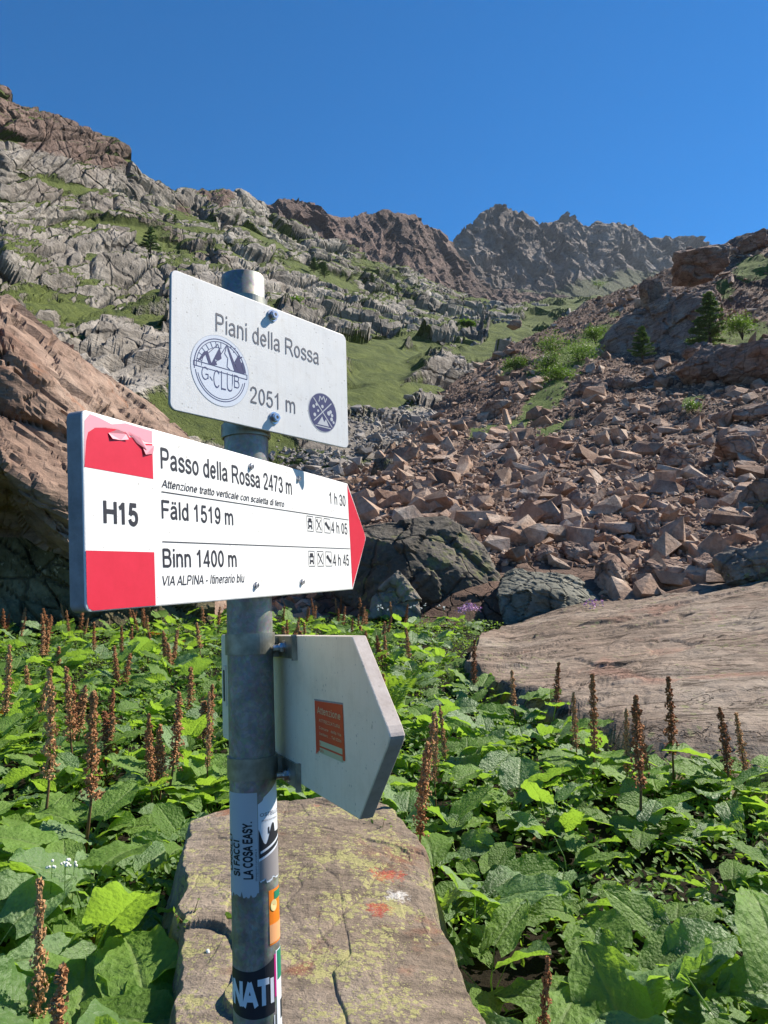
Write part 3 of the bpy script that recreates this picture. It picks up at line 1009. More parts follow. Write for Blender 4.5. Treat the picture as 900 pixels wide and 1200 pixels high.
def build_scree():
    r = np.random.RandomState(5)
    n = 125000
    x = r.uniform(215, 1350, n)
    v = r.uniform(0, 1, n)
    pos, y, d = on_surface('talus', x, v)
    gr = talus_grass(x, y)
    # keep by area so that stones cover the slope evenly on the ground
    size = .075 + .105 * r.pareto(2.25, n)
    size = np.clip(size, .08, 1.1) * np.interp(d, [15, 22, 40], [.58, .74, 1.0])
    size = np.maximum(size, d * 1.3 / FPX)
    keep = (r.uniform(size=n) < np.clip(.24 + d / 110, 0, .75) * np.where(x > 905, .35, 1.0)) & (gr + .25 * r.normal(size=n) < .62)
    keep &= ~((x < 330) & (y < 560))
    keep &= ~((x > 370) & (x < 606) & (y > 672) & (d < 21)) & ~((x > 575) & (x < 705) & (y > 668))
    x, y, d, size, pos = x[keep], y[keep], d[keep], size[keep], pos[keep]
    n = len(x)
    pos[:, 2] += size * .15
    a, b, c = r.normal(0, .45, n), r.normal(0, .45, n) + .25, r.uniform(0, 6.28, n)
    R = euler_mats(a, b, c)
    S = size[:, None] * np.stack([r.uniform(.8, 1.3, n), r.uniform(.7, 1.1, n), r.uniform(.7, 1.2, n)], 1) * .8
    which = r.randint(0, len(LIB), n)
    shown = size / d
    infr = (x > 5) & (x < 895) & ~((x < 420) & (y > 470))
    order = np.argsort(-np.where(infr, shown, 0))
    top = order[:290]
    rest = order[290:]
    # pale stones on the left / upper part of the scree
    V, F, tn = join_lib(LIB, which[rest], pos[rest], R[rest], S[rest], r.uniform(size=len(rest)))
    tag(link('scree_stones', mesh('scree_stones', V, F, [M['stone']], False, {'tone': tn})), kind='stuff')
    mes = [mesh('stone', V_, F_, [M['stone']]) for V_, F_ in LIB]
    for i in top:
        o = link('stone', mes[which[i]])
        m_ = Matrix([list(R[i][k]) + [pos[i][k]] for k in range(3)] + [[0, 0, 0, 1]])
        o.matrix_basis = m_ @ Matrix.Diagonal(Vector(list(S[i]) + [1]))
        flat_ = 'flat' if S[i][2] * np.abs(LIB[which[i]][0][:, 2]).max() < .45 * S[i][0] else 'blocky'
        if y[i] > 600:
            where = 'below the middle of the scree foot' if x[i] < 640 else ('at the scree foot above the middle of the flat slab' if x[i] < 760 else 'at the scree foot near the right edge')
        elif x[i] > 650:
            where = 'on the right part of the scree slope' if x[i] < 780 else 'on the scree slope close to the right edge'
        else:
            where = 'on the scree slope above the dark boulder'
        lb = flat_ + ' angular reddish brown stone ' + where
        g_ = flat_ + ' stones ' + where
        tag(o, lb, 'stone', g_)


build_scree()


def pale_rubble():
    """grey rubble fans in the valley between the hillside and the scree"""
    r = np.random.RandomState(15)
    n = 60000
    x = r.uniform(300, 640, n)
    pos, y, d = on_surface('hill', x, r.uniform(.1, .75, n))
    m = blobs(x, y, [(480, 515, 90, 16, -4, 1), (380, 545, 70, 22, 6, 1), (560, 445, 60, 14, -18, 1), (440, 500, 60, 10, -10, 1), (540, 470, 50, 12, -20, 1)])
    k = m + .2 * r.normal(size=n) > .62
    k &= (y > 395) & (y < 565)
    pos = pos[k]
    n = len(pos)
    size = np.clip((.12 + .14 * r.pareto(2.8, n)), .12, .8)
    R = euler_mats(r.normal(0, .4, n), r.normal(0, .4, n), r.uniform(0, 6.28, n))
    S = size[:, None] * r.uniform(.7, 1.2, (n, 3))
    V, F = join_lib(LIB, r.randint(0, len(LIB), n), pos, R, S)
    tag(link('pale_rubble', mesh('pale_rubble', V, F, [M['palestone']])), kind='stuff')


pale_rubble()

# ---- boulders one can tell apart
# (name, label, x0,y0,x1,y1, material, seed, options)
BL = [
    ('boulder', 'long brown boulder with pale top on the skyline of the scree', 782, 284, 864, 337, 'boulder', 11, dict(d=88, tilt=-12)),
    ('boulder', 'upright pointed reddish boulder left of the skyline boulder', 748, 326, 776, 362, 'boulder', 13, dict(d=86)),
    ('boulder', 'flat tilted slab boulder below the left conifer', 786, 408, 852, 462, 'boulder', 14, dict(tilt=-16, d=60)),
    ('boulder', 'big flat slab boulder at the right edge below the tall conifer', 838, 396, 925, 462, 'boulder', 15, dict(tilt=-20, d=57)),
    ('boulder', 'small brown boulder right beside the big flat slab boulder', 800, 400, 838, 432, 'boulder', 16, dict(d=64, tilt=-20)),
    ('boulder', 'brown boulder left of a twin on the edge of the green shrubs', 674, 444, 712, 474, 'boulder', 17, {}),
    ('boulder', 'pale topped boulder directly below the small left conifer', 710, 440, 746, 468, 'boulder', 18, {}),
    ('boulder', 'brown slanted boulder at the lower end of the grass streak', 562, 466, 600, 492, 'boulder', 19, dict(tilt=-30)),
    ('boulder', 'dark rounded boulder in the upper left of the scree', 434, 536, 464, 567, 'dark_boulder', 20, {}),
    ('boulder', 'dark brown boulder high on the right side of the scree', 836, 506, 894, 548, 'boulder', 21, {}),
    ('boulder', 'flat light brown boulder left of the dark brown one', 776, 522, 818, 553, 'boulder', 22, {}),
    ('boulder', 'grey brown boulder on the right edge of the scree', 868, 562, 920, 608, 'grey_boulder', 23, {}),
    ('boulder', 'steep pointed boulder in the middle of the scree', 660, 572, 694, 613, 'boulder', 24, dict(tilt=25)),
    ('boulder', 'wide reddish boulder block behind the greenish rock', 566, 608, 646, 648, 'boulder', 25, dict(tilt=6)),
    ('boulder', 'pale reddish boulder just above the dark mossy boulder', 528, 598, 578, 632, 'boulder', 26, {}),
    ('boulder', 'tall angular boulder with a lit left face in the lower scree', 735, 598, 772, 645, 'boulder', 27, dict(tilt=15)),
    ('boulder', 'rounded orange brown boulder standing on the flat rock slab edge', 698, 650, 744, 694, 'boulder', 28, dict(d=16.4)),
    ('boulder', 'low wide brown boulder at the far edge of the flat slab', 742, 655, 812, 692, 'boulder', 29, dict(d=16.2)),
    ('boulder', 'narrow upright boulder between two wide ones at the slab edge', 808, 645, 842, 682, 'boulder', 30, dict(d=16.0, tilt=20)),
    ('boulder', 'large grey boulder at the right edge above the flat slab', 842, 634, 935, 694, 'grey_boulder', 31, dict(d=14.6, tilt=-14)),
    ('boulder', 'leaning pale brown boulder above the greenish rock', 620, 640, 656, 668, 'boulder', 32, dict(tilt=-25)),
    ('boulder', 'flat brown boulder right of the lit angular boulder', 798, 558, 838, 584, 'boulder', 33, {}),
    ('boulder', 'short blocky boulder at the centre of the scree foot', 690, 606, 722, 634, 'boulder', 34, {}),
    ('boulder', 'light slanted boulder under the slabs at the right edge', 846, 472, 905, 496, 'boulder', 35, dict(tilt=-10)),
    ('boulder', 'small flat boulder below the dark rock wall', 768, 468, 800, 488, 'boulder', 36, {}),
    ('boulder', 'pale red block alone in the meadow below the ridge', 594, 374, 612, 386, 'boulder', 37, dict(d=150)),
    ('boulder', 'brown blocky boulder on the skyline near the right edge', 862, 270, 905, 300, 'boulder', 38, dict(d=104, tilt=-20)),
    ('boulder', 'light brown boulder at the right end of the scree foot', 772, 615, 806, 648, 'boulder', 39, dict(tilt=-10)),
    ('boulder', 'reddish boulder leaning on the middle of the scree foot', 652, 634, 690, 664, 'boulder', 40, dict(tilt=12)),
]
for nm, lb, x0, y0, x1, y1, mt, sd, kw in BL:
    boulder(nm, lb, x0, y0, x1, y1, mt, sd, **kw)


# ---- the three rocks at the far edge of the plants
def hull_rock(name, label, pts, mat, sub, rough, fine, seed, group=None):
    """rock whose outline is the convex hull of world points, broken up by facets"""
    pts = np.array(pts, float)
    c = (pts.min(0) + pts.max(0)) / 2
    bm = bmesh.new()
    for p in pts - c:
        bm.verts.new(p)
    bmesh.ops.convex_hull(bm, input=bm.verts)
    bm.normal_update()
    n = np.array([f.normal[:] for f in bm.faces])
    d = np.array([f.normal.dot(f.verts[0].co) for f in bm.faces])
    bm.free()
    V, F = ico(sub)
    ext = (pts.max(0) - pts.min(0)) / 2
    U = V * ext
    U /= np.linalg.norm(U, axis=1, keepdims=True)
    dots = U @ n.T
    t = np.where(dots > 1e-4, d / np.maximum(dots, 1e-4), 99).min(1)
    W = U * t[:, None]
    b, c1 = blocks(W * fine + seed, seed)
    b2, c2 = blocks(W * fine * 2.6 + seed, seed + 9)
    b3, c3 = blocks(W * fine * 6.5 + seed, seed + 19)
    k = rough * (b + .4 * b2 + .16 * b3 - .8 * (1 - sstep(0, .08, c1)) - .3 * (1 - sstep(0, .1, c2)) + .6 * fbm(W * fine * .8, seed + 5, 5))
    W = W + U * k[:, None]
    o = link(name, mesh(name, W, F, [M[mat]]), loc=list(c))
    tag(o, label, 'boulder', group)
    return o


D0 = 17.0
hull_rock('boulder', 'large dark mossy boulder with a sunlit right edge behind the plants',
          [P(395, 620, 17), P(470, 612, 17), P(520, 604, 17.2), P(536, 612, 17.0), P(565, 640, 17.0), P(598, 700, 16.6), P(602, 735, 16.5),
           P(500, 735, 16.2), P(400, 735, 16.4), P(380, 660, 16.8), P(480, 640, 16.0), P(530, 660, 16.0), P(470, 690, 15.6),
           P(395, 625, 20), P(530, 615, 20), P(600, 700, 19.5), P(600, 740, 19.5), P(390, 740, 20), P(565, 640, 19.6)], 'dark_boulder', 6, .06, .9, 3)
hull_rock('boulder', 'greenish grey low boulder right of the dark mossy boulder',
          [P(588, 678, 16), P(606, 669, 16.2), P(668, 672, 16.4), P(696, 692, 16), P(712, 712, 15.4), P(690, 735, 15), P(590, 735, 15), P(582, 700, 15.2),
           P(600, 672, 18), P(680, 680, 18), P(700, 735, 18), P(585, 735, 18), P(640, 690, 15)], 'green_rock', 6, .07, 1.3, 7)
hull_rock('boulder', 'small pointed grey boulder leaning in front of the dark mossy boulder',
          [P(434, 700, 15.3), P(466, 670, 15.3), P(492, 702, 15.2), P(495, 725, 15), P(430, 725, 15), P(466, 675, 16.2), P(490, 722, 16.2), P(436, 722, 16.2)],
          'grey_boulder', 5, .05, 1.6, 9)
hull_rock('boulder', 'low pale flat boulder at the left edge behind the plants',
          [P(-60, 700, 14.6), P(20, 705, 14.6), P(44, 712, 14.4), P(46, 730, 14.2), P(-60, 735, 14), P(-60, 702, 16), P(40, 712, 16), P(40, 730, 16)],
          'grey_boulder', 5, .04, 1.6, 13)


hull_rock('boulder', 'large dark shaded rock wall behind the two conifers',
          [P(702, 402, 86), P(706, 436, 84), P(730, 372, 86), P(786, 346, 80), P(832, 336, 77), P(842, 356, 72), P(834, 400, 70), P(780, 440, 73), P(742, 442, 78),
           P(712, 404, 96), P(840, 340, 92), P(846, 400, 88), P(712, 438, 96)], 'boulder', 6, .45, .3, 17)
# ---- the big leaning boulder on the left: a sloping upper slab above a shaded, hollow foot
def left_rock():
    # (x, y, d) of the near surface in rows from the foot to the crest, columns left to right
    rows = [
        [(-420, 780, 13.5), (-200, 770, 13.2), (-60, 750, 13.4), (20, 745, 13.4), (60, 742, 13.6), (110, 742, 13.8), (170, 742, 14.2), (250, 742, 15.0)],
        [(-420, 700, 13.6), (-200, 705, 13.4), (-60, 705, 13.8), (20, 705, 14.0), (60, 700, 14.1), (110, 700, 14.2), (170, 700, 14.6), (252, 700, 15.4)],
        [(-420, 620, 13.2), (-200, 640, 13.0), (-60, 620, 13.9), (15, 620, 14.4), (55, 645, 14.1), (105, 660, 14.2), (170, 660, 14.6), (250, 655, 15.6)],
        [(-420, 540, 12.2), (-200, 560, 11.6), (-60, 560, 12.2), (8, 572, 12.8), (52, 612, 12.9), (92, 640, 13.2), (165, 640, 14.0), (246, 620, 15.8)],
        [(-420, 480, 12.2), (-200, 500, 11.6), (-60, 530, 12.0), (5, 548, 12.4), (50, 580, 12.6), (90, 600, 13.0), (160, 590, 14.0), (240, 580, 15.9)],
        [(-420, 420, 13.0), (-200, 440, 12.6), (-60, 470, 12.9), (10, 500, 13.2), (50, 530, 13.3), (95, 545, 13.6), (150, 545, 14.5), (232, 548, 16.0)],
        [(-420, 330, 13.2), (-200, 350, 12.8), (-60, 385, 13.1), (20, 415, 13.2), (55, 445, 13.3), (100, 485, 13.7), (150, 510, 14.8), (222, 525, 16.1)],
        [(-420, 220, 15.0), (-200, 260, 14.5), (-60, 312, 14.6), (5, 348, 14.8), (60, 388, 14.9), (100, 414, 15.2), (150, 452, 15.8), (212, 512, 16.4)],
    ]
    A = np.array(rows, float)            # (8 rows, 8 cols, 3)
    A[4:, :, 2] *= 1 + np.array([0, 0, 0, .02, .05, .08, .12, .14])[None] * np.array([.3, .5, .8, 1.1])[:, None]
    pts = P(A[..., 0], A[..., 1], A[..., 2])
    # back side: same outline pushed away
    back = pts[::-1].copy()
    back[..., 1] += np.linspace(3.0, 6.5, 8)[:, None] * np.array([1, 1, 1, 1, .95, .85, .6, .25])[None]
    back[..., 2] -= .1
    ring = np.concatenate([pts, back], 0)
    nr, ncn = 300, 330
    u = np.linspace(0, ring.shape[0] - 1, nr)
    w = np.linspace(0, 7, ncn)
    a = np.clip(u.astype(int), 0, ring.shape[0] - 2)
    b = np.clip(w.astype(int), 0, 6)
    fu = (u - a)[:, None, None]
    fw = (w - b)[None, :, None]
    G = (ring[a][:, b] * (1 - fu) * (1 - fw) + ring[a + 1][:, b] * fu * (1 - fw) + ring[a][:, b + 1] * (1 - fu) * fw + ring[a + 1][:, b + 1] * fu * fw)
    N = normals(G)
    if N[60, 120, 1] > 0:
        N = -N
    p0 = G.reshape(-1, 3)
    # layered structure dips down to the right
    q = p0 @ np.array(Matrix.Rotation(math.radians(-38), 3, 'Y')).T
    q2 = q * np.array([.55, .7, 2.6])
    b1, c1 = blocks(q2 * .75, 301)
    b2, c2 = blocks(q2 * 1.9 + 4, 311)
    b3, c3 = blocks(q2 * 5 + 9, 321)
    disp = .11 * b1 + .04 * b2 + .012 * b3 - .12 * (1 - sstep(0, .05, c1)) - .03 * (1 - sstep(0, .1, c2)) + .22 * fbm(q2 * .3, 331, 5)
    G2 = p0 + N.reshape(-1, 3) * disp[:, None]
    V = G2
    F = grid_faces(nr, ncn)
    # close the ends with fans
    off = len(V)
    extra, ff = [], []
    for col in (0, ncn - 1):
        ids = np.arange(nr) * ncn + col
        extra.append(V[ids].mean(0))
        k = off + len(extra) - 1
        for i in range(nr):
            j = (i + 1) % nr
            ff.append((ids[i], ids[j], k, k))
    V = np.concatenate([V, np.array(extra)])
    fcs = [tuple(f) for f in F] + [tuple(f[:3]) for f in ff]
    o = link('boulder', mesh('big_boulder', V, fcs, [M['left_rock'], M['moss']]))
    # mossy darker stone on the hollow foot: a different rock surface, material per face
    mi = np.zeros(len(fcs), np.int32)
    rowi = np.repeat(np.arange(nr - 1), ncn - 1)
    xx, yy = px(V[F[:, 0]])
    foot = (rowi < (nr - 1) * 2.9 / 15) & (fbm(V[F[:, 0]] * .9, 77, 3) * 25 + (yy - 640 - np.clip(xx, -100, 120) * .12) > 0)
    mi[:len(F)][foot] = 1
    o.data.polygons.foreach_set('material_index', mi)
    tag(o, 'huge leaning reddish brown boulder with a shaded mossy foot on the left', 'boulder')


left_rock()


# ---- flat rock slabs
def slab(name, label, near, far, mat, nu, nv, seed, rel, thick, dips, cat='rock slab', bulge=0.0, ck=1.0, side=0.0):
    """slab whose upper surface runs between two edges given by (x, y, d)"""
    near = P(*np.array(near, float).T)
    far = P(*np.array(far, float).T)

    def samp(L, n):
        s_ = np.concatenate([[0], np.cumsum(np.linalg.norm(np.diff(L, axis=0), axis=1))])
        t = np.linspace(0, s_[-1], n)
        return np.stack([np.interp(t, s_, L[:, k]) for k in range(3)], 1)
    a, b = samp(near, nu), samp(far, nu)
    v = np.linspace(0, 1, nv)[None, :, None]
    G = a[:, None] * (1 - v) + b[:, None] * v
    U_, V_ = np.meshgrid(np.linspace(0, 1, nu), np.linspace(0, 1, nv), indexing='ij')
    p0 = G.reshape(-1, 3)
    edge = np.minimum(np.minimum(U_, 1 - U_) * (nu / nv if nu > nv else 1), np.minimum(V_, 1 - V_)).ravel()
    ce, se = math.cos(dips[0]), math.sin(dips[0])
    q = np.stack([p0[:, 0] * ce + p0[:, 1] * se, -p0[:, 0] * se + p0[:, 1] * ce, p0[:, 2]], 1)
    q2 = q * np.array(dips[1]) + np.stack([fbm(p0 * 1.2, seed + 60, 3)] * 3, 1) * .35
    b1, c1 = blocks(q2, seed)
    b2, c2 = blocks(q2 * 3.1 + 2, seed + 11)
    b3, c3 = blocks(q2 * 8 + 2, seed + 21)
    z = rel * (b1 + .45 * b2 + .16 * b3 - ck * (1.1 * (1 - sstep(0, .03, c1)) + .45 * (1 - sstep(0, .04, c2))) + 2.2 * fbm(p0 * .8, seed + 31, 6))
    z = z.reshape(nu, nv)
    for _ in range(1):
        zp = np.pad(z, 1, mode='edge')
        z = (zp[1:-1, 1:-1] * 2 + zp[:-2, 1:-1] + zp[2:, 1:-1] + zp[1:-1, :-2] + zp[1:-1, 2:]) / 6
    z = z.ravel()
    z += -thick * .35 * (1 - sstep(0, .06, edge)) + bulge * np.sin(np.pi * U_.ravel()) ** .5
    p = p0.copy()
    p[:, 2] += z
    jit = .5 * rel * (1 - sstep(0, .1, edge))
    p[:, 0] += jit * 4 * fbm(p0 * 3, seed + 41, 4) + side * fbm(np.stack([0 * p0[:, 0] + np.sign(U_.ravel() - .5) * 3, p0[:, 1] * 2.3, 0 * p0[:, 0]], 1), seed + 45, 6, .6) * np.abs(2 * U_.ravel() - 1) ** 2
    p[:, 1] += jit * 4 * fbm(p0 * 3, seed + 51, 4)
    V = p
    F = grid_faces(nu, nv)
    # skirt
    loop = list(range(0, nv)) + [i * nv + nv - 1 for i in range(1, nu)] + [(nu - 1) * nv + j for j in range(nv - 2, -1, -1)] + [i * nv for i in range(nu - 2, 0, -1)]
    loop = np.array(loop)
    cen = V.mean(0)
    layers = [loop]
    VV = [V]
    off = len(V)
    for k in range(1, 9):
        t = k / 8
        L = V[loop].copy()
        out = (L - cen) * np.array([1, 1, 0])
        out /= np.linalg.norm(out, axis=1, keepdims=True) + 1e-6
        L[:, 2] -= thick * t
        L += out * (.05 * math.sin(t * 3) * thick * 2 + rel * 1.2 * fbm(L * np.array([2.5, 2.5, 9]), seed + 70, 4)[:, None])
        VV.append(L)
        layers.append(np.arange(len(loop)) + off)
        off += len(loop)
    ff = []
    for A_, B_ in zip(layers[:-1], layers[1:]):
        ff.append(np.stack([A_, np.roll(A_, -1), np.roll(B_, -1), B_], 1))
    F = np.concatenate([F] + ff)
    o = link(name, mesh(name, np.concatenate(VV), F, [M[mat]], False))
    tag(o, label, cat)
    return o


slab('rock_slab', 'wide flat layered reddish grey rock slab right of the dark boulder',
     [(536, 776, 8.6), (592, 808, 7.2), (652, 842, 6.1), (734, 876, 5.15), (820, 890, 4.85), (920, 896, 4.75), (1100, 900, 4.75), (1400, 905, 4.8)],
     [(556, 748, 11.5), (600, 728, 15), (680, 704, 16), (780, 688, 16.3), (860, 676, 16.4), (930, 664, 16.3), (1100, 640, 16), (1400, 600, 16)],
     'flat_slab', 480, 260, 501, .034, .9, (.45, (.35, 1.7, 1.0)), ck=.3)
slab('rock_slab', 'lichen speckled slab rock behind the foot of the signpost',
     [(150, 1345, 1.60), (300, 1345, 1.60), (420, 1345, 1.60), (520, 1335, 1.62), (632, 1320, 1.66)],
     [(214, 962, 3.4), (290, 940, 3.6), (380, 930, 3.66), (440, 931, 3.66), (478, 940, 3.58)],
     'front_slab', 330, 330, 551, .011, .55, (.3, (1.1, .8, 1.)), bulge=.03, ck=.3, side=.10)
#@@PART3@@
# ------------------------------------------------------------------ conifers, shrubs
def quads_cloud(pos, nrm, size, r, asp=1.0, fold=False):
    """one small leaf-like quad per point"""
    n = len(pos)
    if fold:
        nrm = nrm / np.linalg.norm(nrm, axis=1, keepdims=True)
        t = np.cross(nrm, r.normal(size=(n, 3)))
        t /= np.linalg.norm(t, axis=1, keepdims=True) + 1e-9
        b = np.cross(nrm, t)
        s = size[:, None]
        up_ = nrm * s * .18
        V = np.stack([pos - t * s, pos - t * s * .35 + b * s * asp * .42 + up_, pos + t * s * .35 + b * s * asp * .36 + up_, pos + t * s,
                      pos + t * s * .35 - b * s * asp * .36 + up_, pos - t * s * .35 - b * s * asp * .42 + up_], 1).reshape(-1, 3)
        k = np.arange(n)[:, None] * 6
        return V, np.concatenate([k + np.array([[0, 3, 2, 1]]), k + np.array([[0, 5, 4, 3]])])
    nrm = nrm / (np.linalg.norm(nrm, axis=1, keepdims=True) + 1e-9)
    t = np.cross(nrm, r.normal(size=(n, 3)))
    t /= np.linalg.norm(t, axis=1, keepdims=True) + 1e-9
    b = np.cross(nrm, t)
    s = size[:, None]
    V = np.stack([pos - t * s, pos + b * s * asp * .5, pos + t * s, pos - b * s * asp * .5], 1).reshape(-1, 3)
    return V, np.arange(n * 4).reshape(-1, 4)


def conifer(label, x, ytop, ybot, d, seed, wide=.36, group=None):
    r = np.random.RandomState(seed)
    base = P(x, ybot, d)
    H = (ybot - ytop) / FPX * d
    t = bpy.data.objects.new('conifer_tree', None)
    COL.objects.link(t)
    t.location = [float(v) for v in base]
    tag(t, label, 'tree', group)
    mb = MB()
    mb.tube([(0, 0, -.3), (.02 * H, 0, H * .5), (0, 0, H * .97)], [.035 * H, .02 * H, .004 * H], 8)
    nb = 46
    pos, nr, sz = [], [], []
    for k in range(nb):
        f = (k + .5) / nb
        z = H * (.06 + .92 * f)
        L = H * wide * (1 - f) ** .75 * r.uniform(.6, 1.15) + .03 * H
        a = k * 2.4 + r.uniform(-.4, .4)
        dr = np.array([math.cos(a), math.sin(a), r.uniform(.05, .35)])
        tip = np.array([0, 0, z]) + dr * L
        mb.tube([(0, 0, z), tuple(tip)], [.007 * H, .002 * H], 4)
        m = int(120 + 380 * (1 - f))
        u = r.uniform(.15, 1.0, m)
        q = np.array([0, 0, z])[None] + dr[None] * (L * u)[:, None] + r.normal(size=(m, 3)) * H * .018 * np.array([1, 1, .7])
        q[:, 2] -= .02 * H * u ** 2
        pos.append(q)
        nr.append(r.normal(size=(m, 3)) + np.array([0, 0, .8]))
        sz.append(r.uniform(.012, .024, m) * H)
    link('trunk', mb.mesh('trunk', [M['bark']]), t)
    V, F = quads_cloud(np.concatenate(pos), np.concatenate(nr), np.concatenate(sz), r, 1.0)
    link('crown', mesh('crown', V, F, [M['needle']]), t)
    return t


conifer('tall conifer on the right growing in front of the dark rock wall', 832, 338, 402, 66, 1, .36)
conifer('smaller bushy conifer left of the tall one on the scree', 753, 380, 420, 66, 2, .42)
for i, (x, yt, yb, d, lb) in enumerate([
        (176, 263, 294, 128, 'small dark conifer on a grass ledge of the left hillside'),
        (368, 300, 318, 200, 'small conifer low on the pale cliff above the top sign'),
        (380, 306, 324, 200, 'tiny conifer right beside another on the pale cliff'),
        (436, 318, 332, 230, 'tiny conifer standing on the pale ridge under the brown ridge'),
        (466, 330, 343, 240, 'dark small bush-like conifer near the middle of the pale ridge'),
        (205, 250, 262, 150, 'tiny conifer near the crest of the left hillside')]):
    conifer(lb, x, yt, yb, d, 20 + i, .4)


def shrub(name, label, x0, y0, x1, y1, d, mat, seed, leaf=.05, n=1400, cat='shrub', group=None):
    r = np.random.RandomState(seed)
    xc = (x0 + x1) / 2
    base = P(xc, y1, d)
    W, H = (x1 - x0) / 2 / FPX * d, (y1 - y0) / FPX * d
    t = bpy.data.objects.new(name, None)
    COL.objects.link(t)
    t.location = [float(v) for v in base]
    tag(t, label, cat, group)
    mb = MB()
    nb = 9
    P_, N_, S_ = [], [], []
    for k in range(nb):
        a = r.uniform(0, 6.28)
        ex = np.array([math.cos(a) * W * r.uniform(.2, .8), math.sin(a) * W * .6 * r.uniform(.2, .8), H * r.uniform(.45, .85)])
        mb.tube([(0, 0, -.1 * H), tuple(ex * np.array([.4, .4, .6])), tuple(ex)], [.02 * H, .012 * H, .004 * H], 4)
        m = n // nb
        q = ex + r.normal(size=(m, 3)) * np.array([W * .3, W * .25, H * .18])
        q[:, 2] = np.abs(q[:, 2])
        P_.append(q)
        N_.append(r.normal(size=(m, 3)) + np.array([.3, 0, 1.0]))
        S_.append(r.uniform(.6, 1.3, m) * leaf)
    link('stem', mb.mesh('stem', [M['bark']]), t)
    V, F = quads_cloud(np.concatenate(P_), np.concatenate(N_), np.concatenate(S_), r, 1.3)
    link('foliage', mesh('foliage', V, F, [M[mat]]), t)
    return t


SH = [(628, 392, 668, 420, 'dark green alder shrub highest on the grass streak of the scree'), (655, 398, 706, 432, 'broad green alder shrub right of the grass streak'),
      (620, 412, 655, 440, 'green alder shrub on the left edge of the grass streak'), (640, 428, 680, 452, 'low alder shrub in the lower middle of the grass streak'),
      (590, 418, 618, 436, 'small alder shrub left of all others at the meadow edge'), (684, 384, 712, 402, 'small alder shrub against the dark rock wall'),
      (850, 370, 890, 396, 'bright alder shrub right of the tall conifer'), (806, 392, 838, 412, 'low alder shrub at the foot of the tall conifer'),
      (800, 470, 822, 484, 'tiny shrub between stones under the flat slab boulder'), (690, 328, 712, 338, 'tiny shrub on the upper skyline of the scree')]
for i, (x0, y0, x1, y1, lb) in enumerate(SH):
    shrub('alder_shrub', lb, x0, y0, x1, y1, TALUS.find((x0 + x1) / 2, y1) * .985, 'shrub', 60 + i, leaf=.07 if i < 8 else .06, n=2400 if i < 8 else 500)
for i, (x0, y0, x1, y1, lb) in enumerate([
        (356, 556, 378, 570, 'green tuft at the foot of the pale rubble'), (165, 468, 190, 482, 'dark shrub beside the crest of the huge leaning boulder'),
        (540, 376, 556, 384, 'tiny shrub at the foot of the pale ridge'), (330, 350, 352, 362, 'tiny shrub on the ledge above the top sign')]):
    dd = 60 if i == 0 else (56 if i == 1 else 150)
    shrub('alder_shrub', lb, x0, y0, x1, y1, dd, 'shrub', 80 + i, leaf=.12 if i < 2 else .3, n=500)

# ------------------------------------------------------------------ the plants: alpine dock
def leaf_mesh(seed, kind=0):
    """one dock leaf of unit length along +x on its own stalk: heart base, wavy rim, sunk veins"""
    r = random.Random(seed)
    nu, nv = 19, 8
    wd = r.uniform(.38, .47) if kind == 0 else r.uniform(.32, .40)
    rise = r.uniform(.5, 1.15)
    run = r.uniform(.3, .8)
    droop = r.uniform(.25, .95)
    foldv = r.uniform(.05, .30)
    ph, ph2, ph3 = r.uniform(0, 6), r.uniform(0, 6), r.uniform(0, 6)
    pitch0 = r.uniform(.0, .55)
    V, vein = [], []
    # midrib curve
    pts = []
    x, z, a = run, rise, pitch0
    for i in range(nu):
        pts.append((x, z, a))
        x += math.cos(a) / (nu - 1)
        z += math.sin(a) / (nu - 1)
        a -= droop / (nu - 1) * (1.2 if i > nu * .3 else .7)
    bend = r.uniform(-.22, .22)
    for i in range(nu):
        t = i / (nu - 1)
        w = wd * (math.sin(math.pi * min(1, (t * .93 + .07)) ** .74)) ** .62 * (1.02 - .18 * t)
        if i == nu - 1:
            w = .006
        w *= 1 + .02 * math.sin(t * 17 + ph) + .012 * math.sin(t * 33 + ph2)
        px_, pz_, pa = pts[i]
        for j in range(-nv, nv + 1):
            s = j / nv
            lobes = .20 * max(0, 1 - t * 5) * abs(s) ** 1.5          # heart-shaped base reaches back
            rim = abs(s) ** 3
            yy = s * w
            xx = -lobes - .10 * t * s * s * 0 + .05 * abs(s) * (1 - t)
            zz = foldv * abs(yy) + rim * (.026 * math.sin(t * 18 + ph + (2.1 if s > 0 else 0)) + .012 * math.sin(t * 31 + ph2)) - .05 * s * s * math.sin(t * 5 + ph3)
            sv = math.cos((t - abs(s) * .34) * 2 * math.pi * 6.2)      # side veins slanting to the tip
            zz += -.022 * max(0, sv) * (1 - rim) * (.3 + abs(s)) + .010 * math.sin(t * 26 + s * 19 + ph)
            q = Vector((px_ + xx * math.cos(pa) - zz * math.sin(pa), yy + bend * t * t * .6, pz_ + xx * math.sin(pa) + zz * math.cos(pa)))
            V.append(tuple(q))
            vein.append(1.0 if j == 0 else (max(0, sv) ** 6 * .35 * (1 - rim)))
    F = []
    n = 2 * nv + 1
    for i in range(nu - 1):
        for j in range(n - 1):
            F.append((i * n + j, (i + 1) * n + j, (i + 1) * n + j + 1, i * n + j + 1))
    # stalk
    mb = MB()
    mb.tube([(0, 0, 0), (run * .35, 0, rise * .6), (run, 0, rise - .004), (pts[3][0], bend * .01, pts[3][1] - .012)], [.016, .012, .009, .004], 5)
    o = len(V)
    V += mb.V
    F += [tuple(i + o for i in f) for f in mb.F]
    vein += [.8] * len(mb.V)
    return np.array(V), F, vein


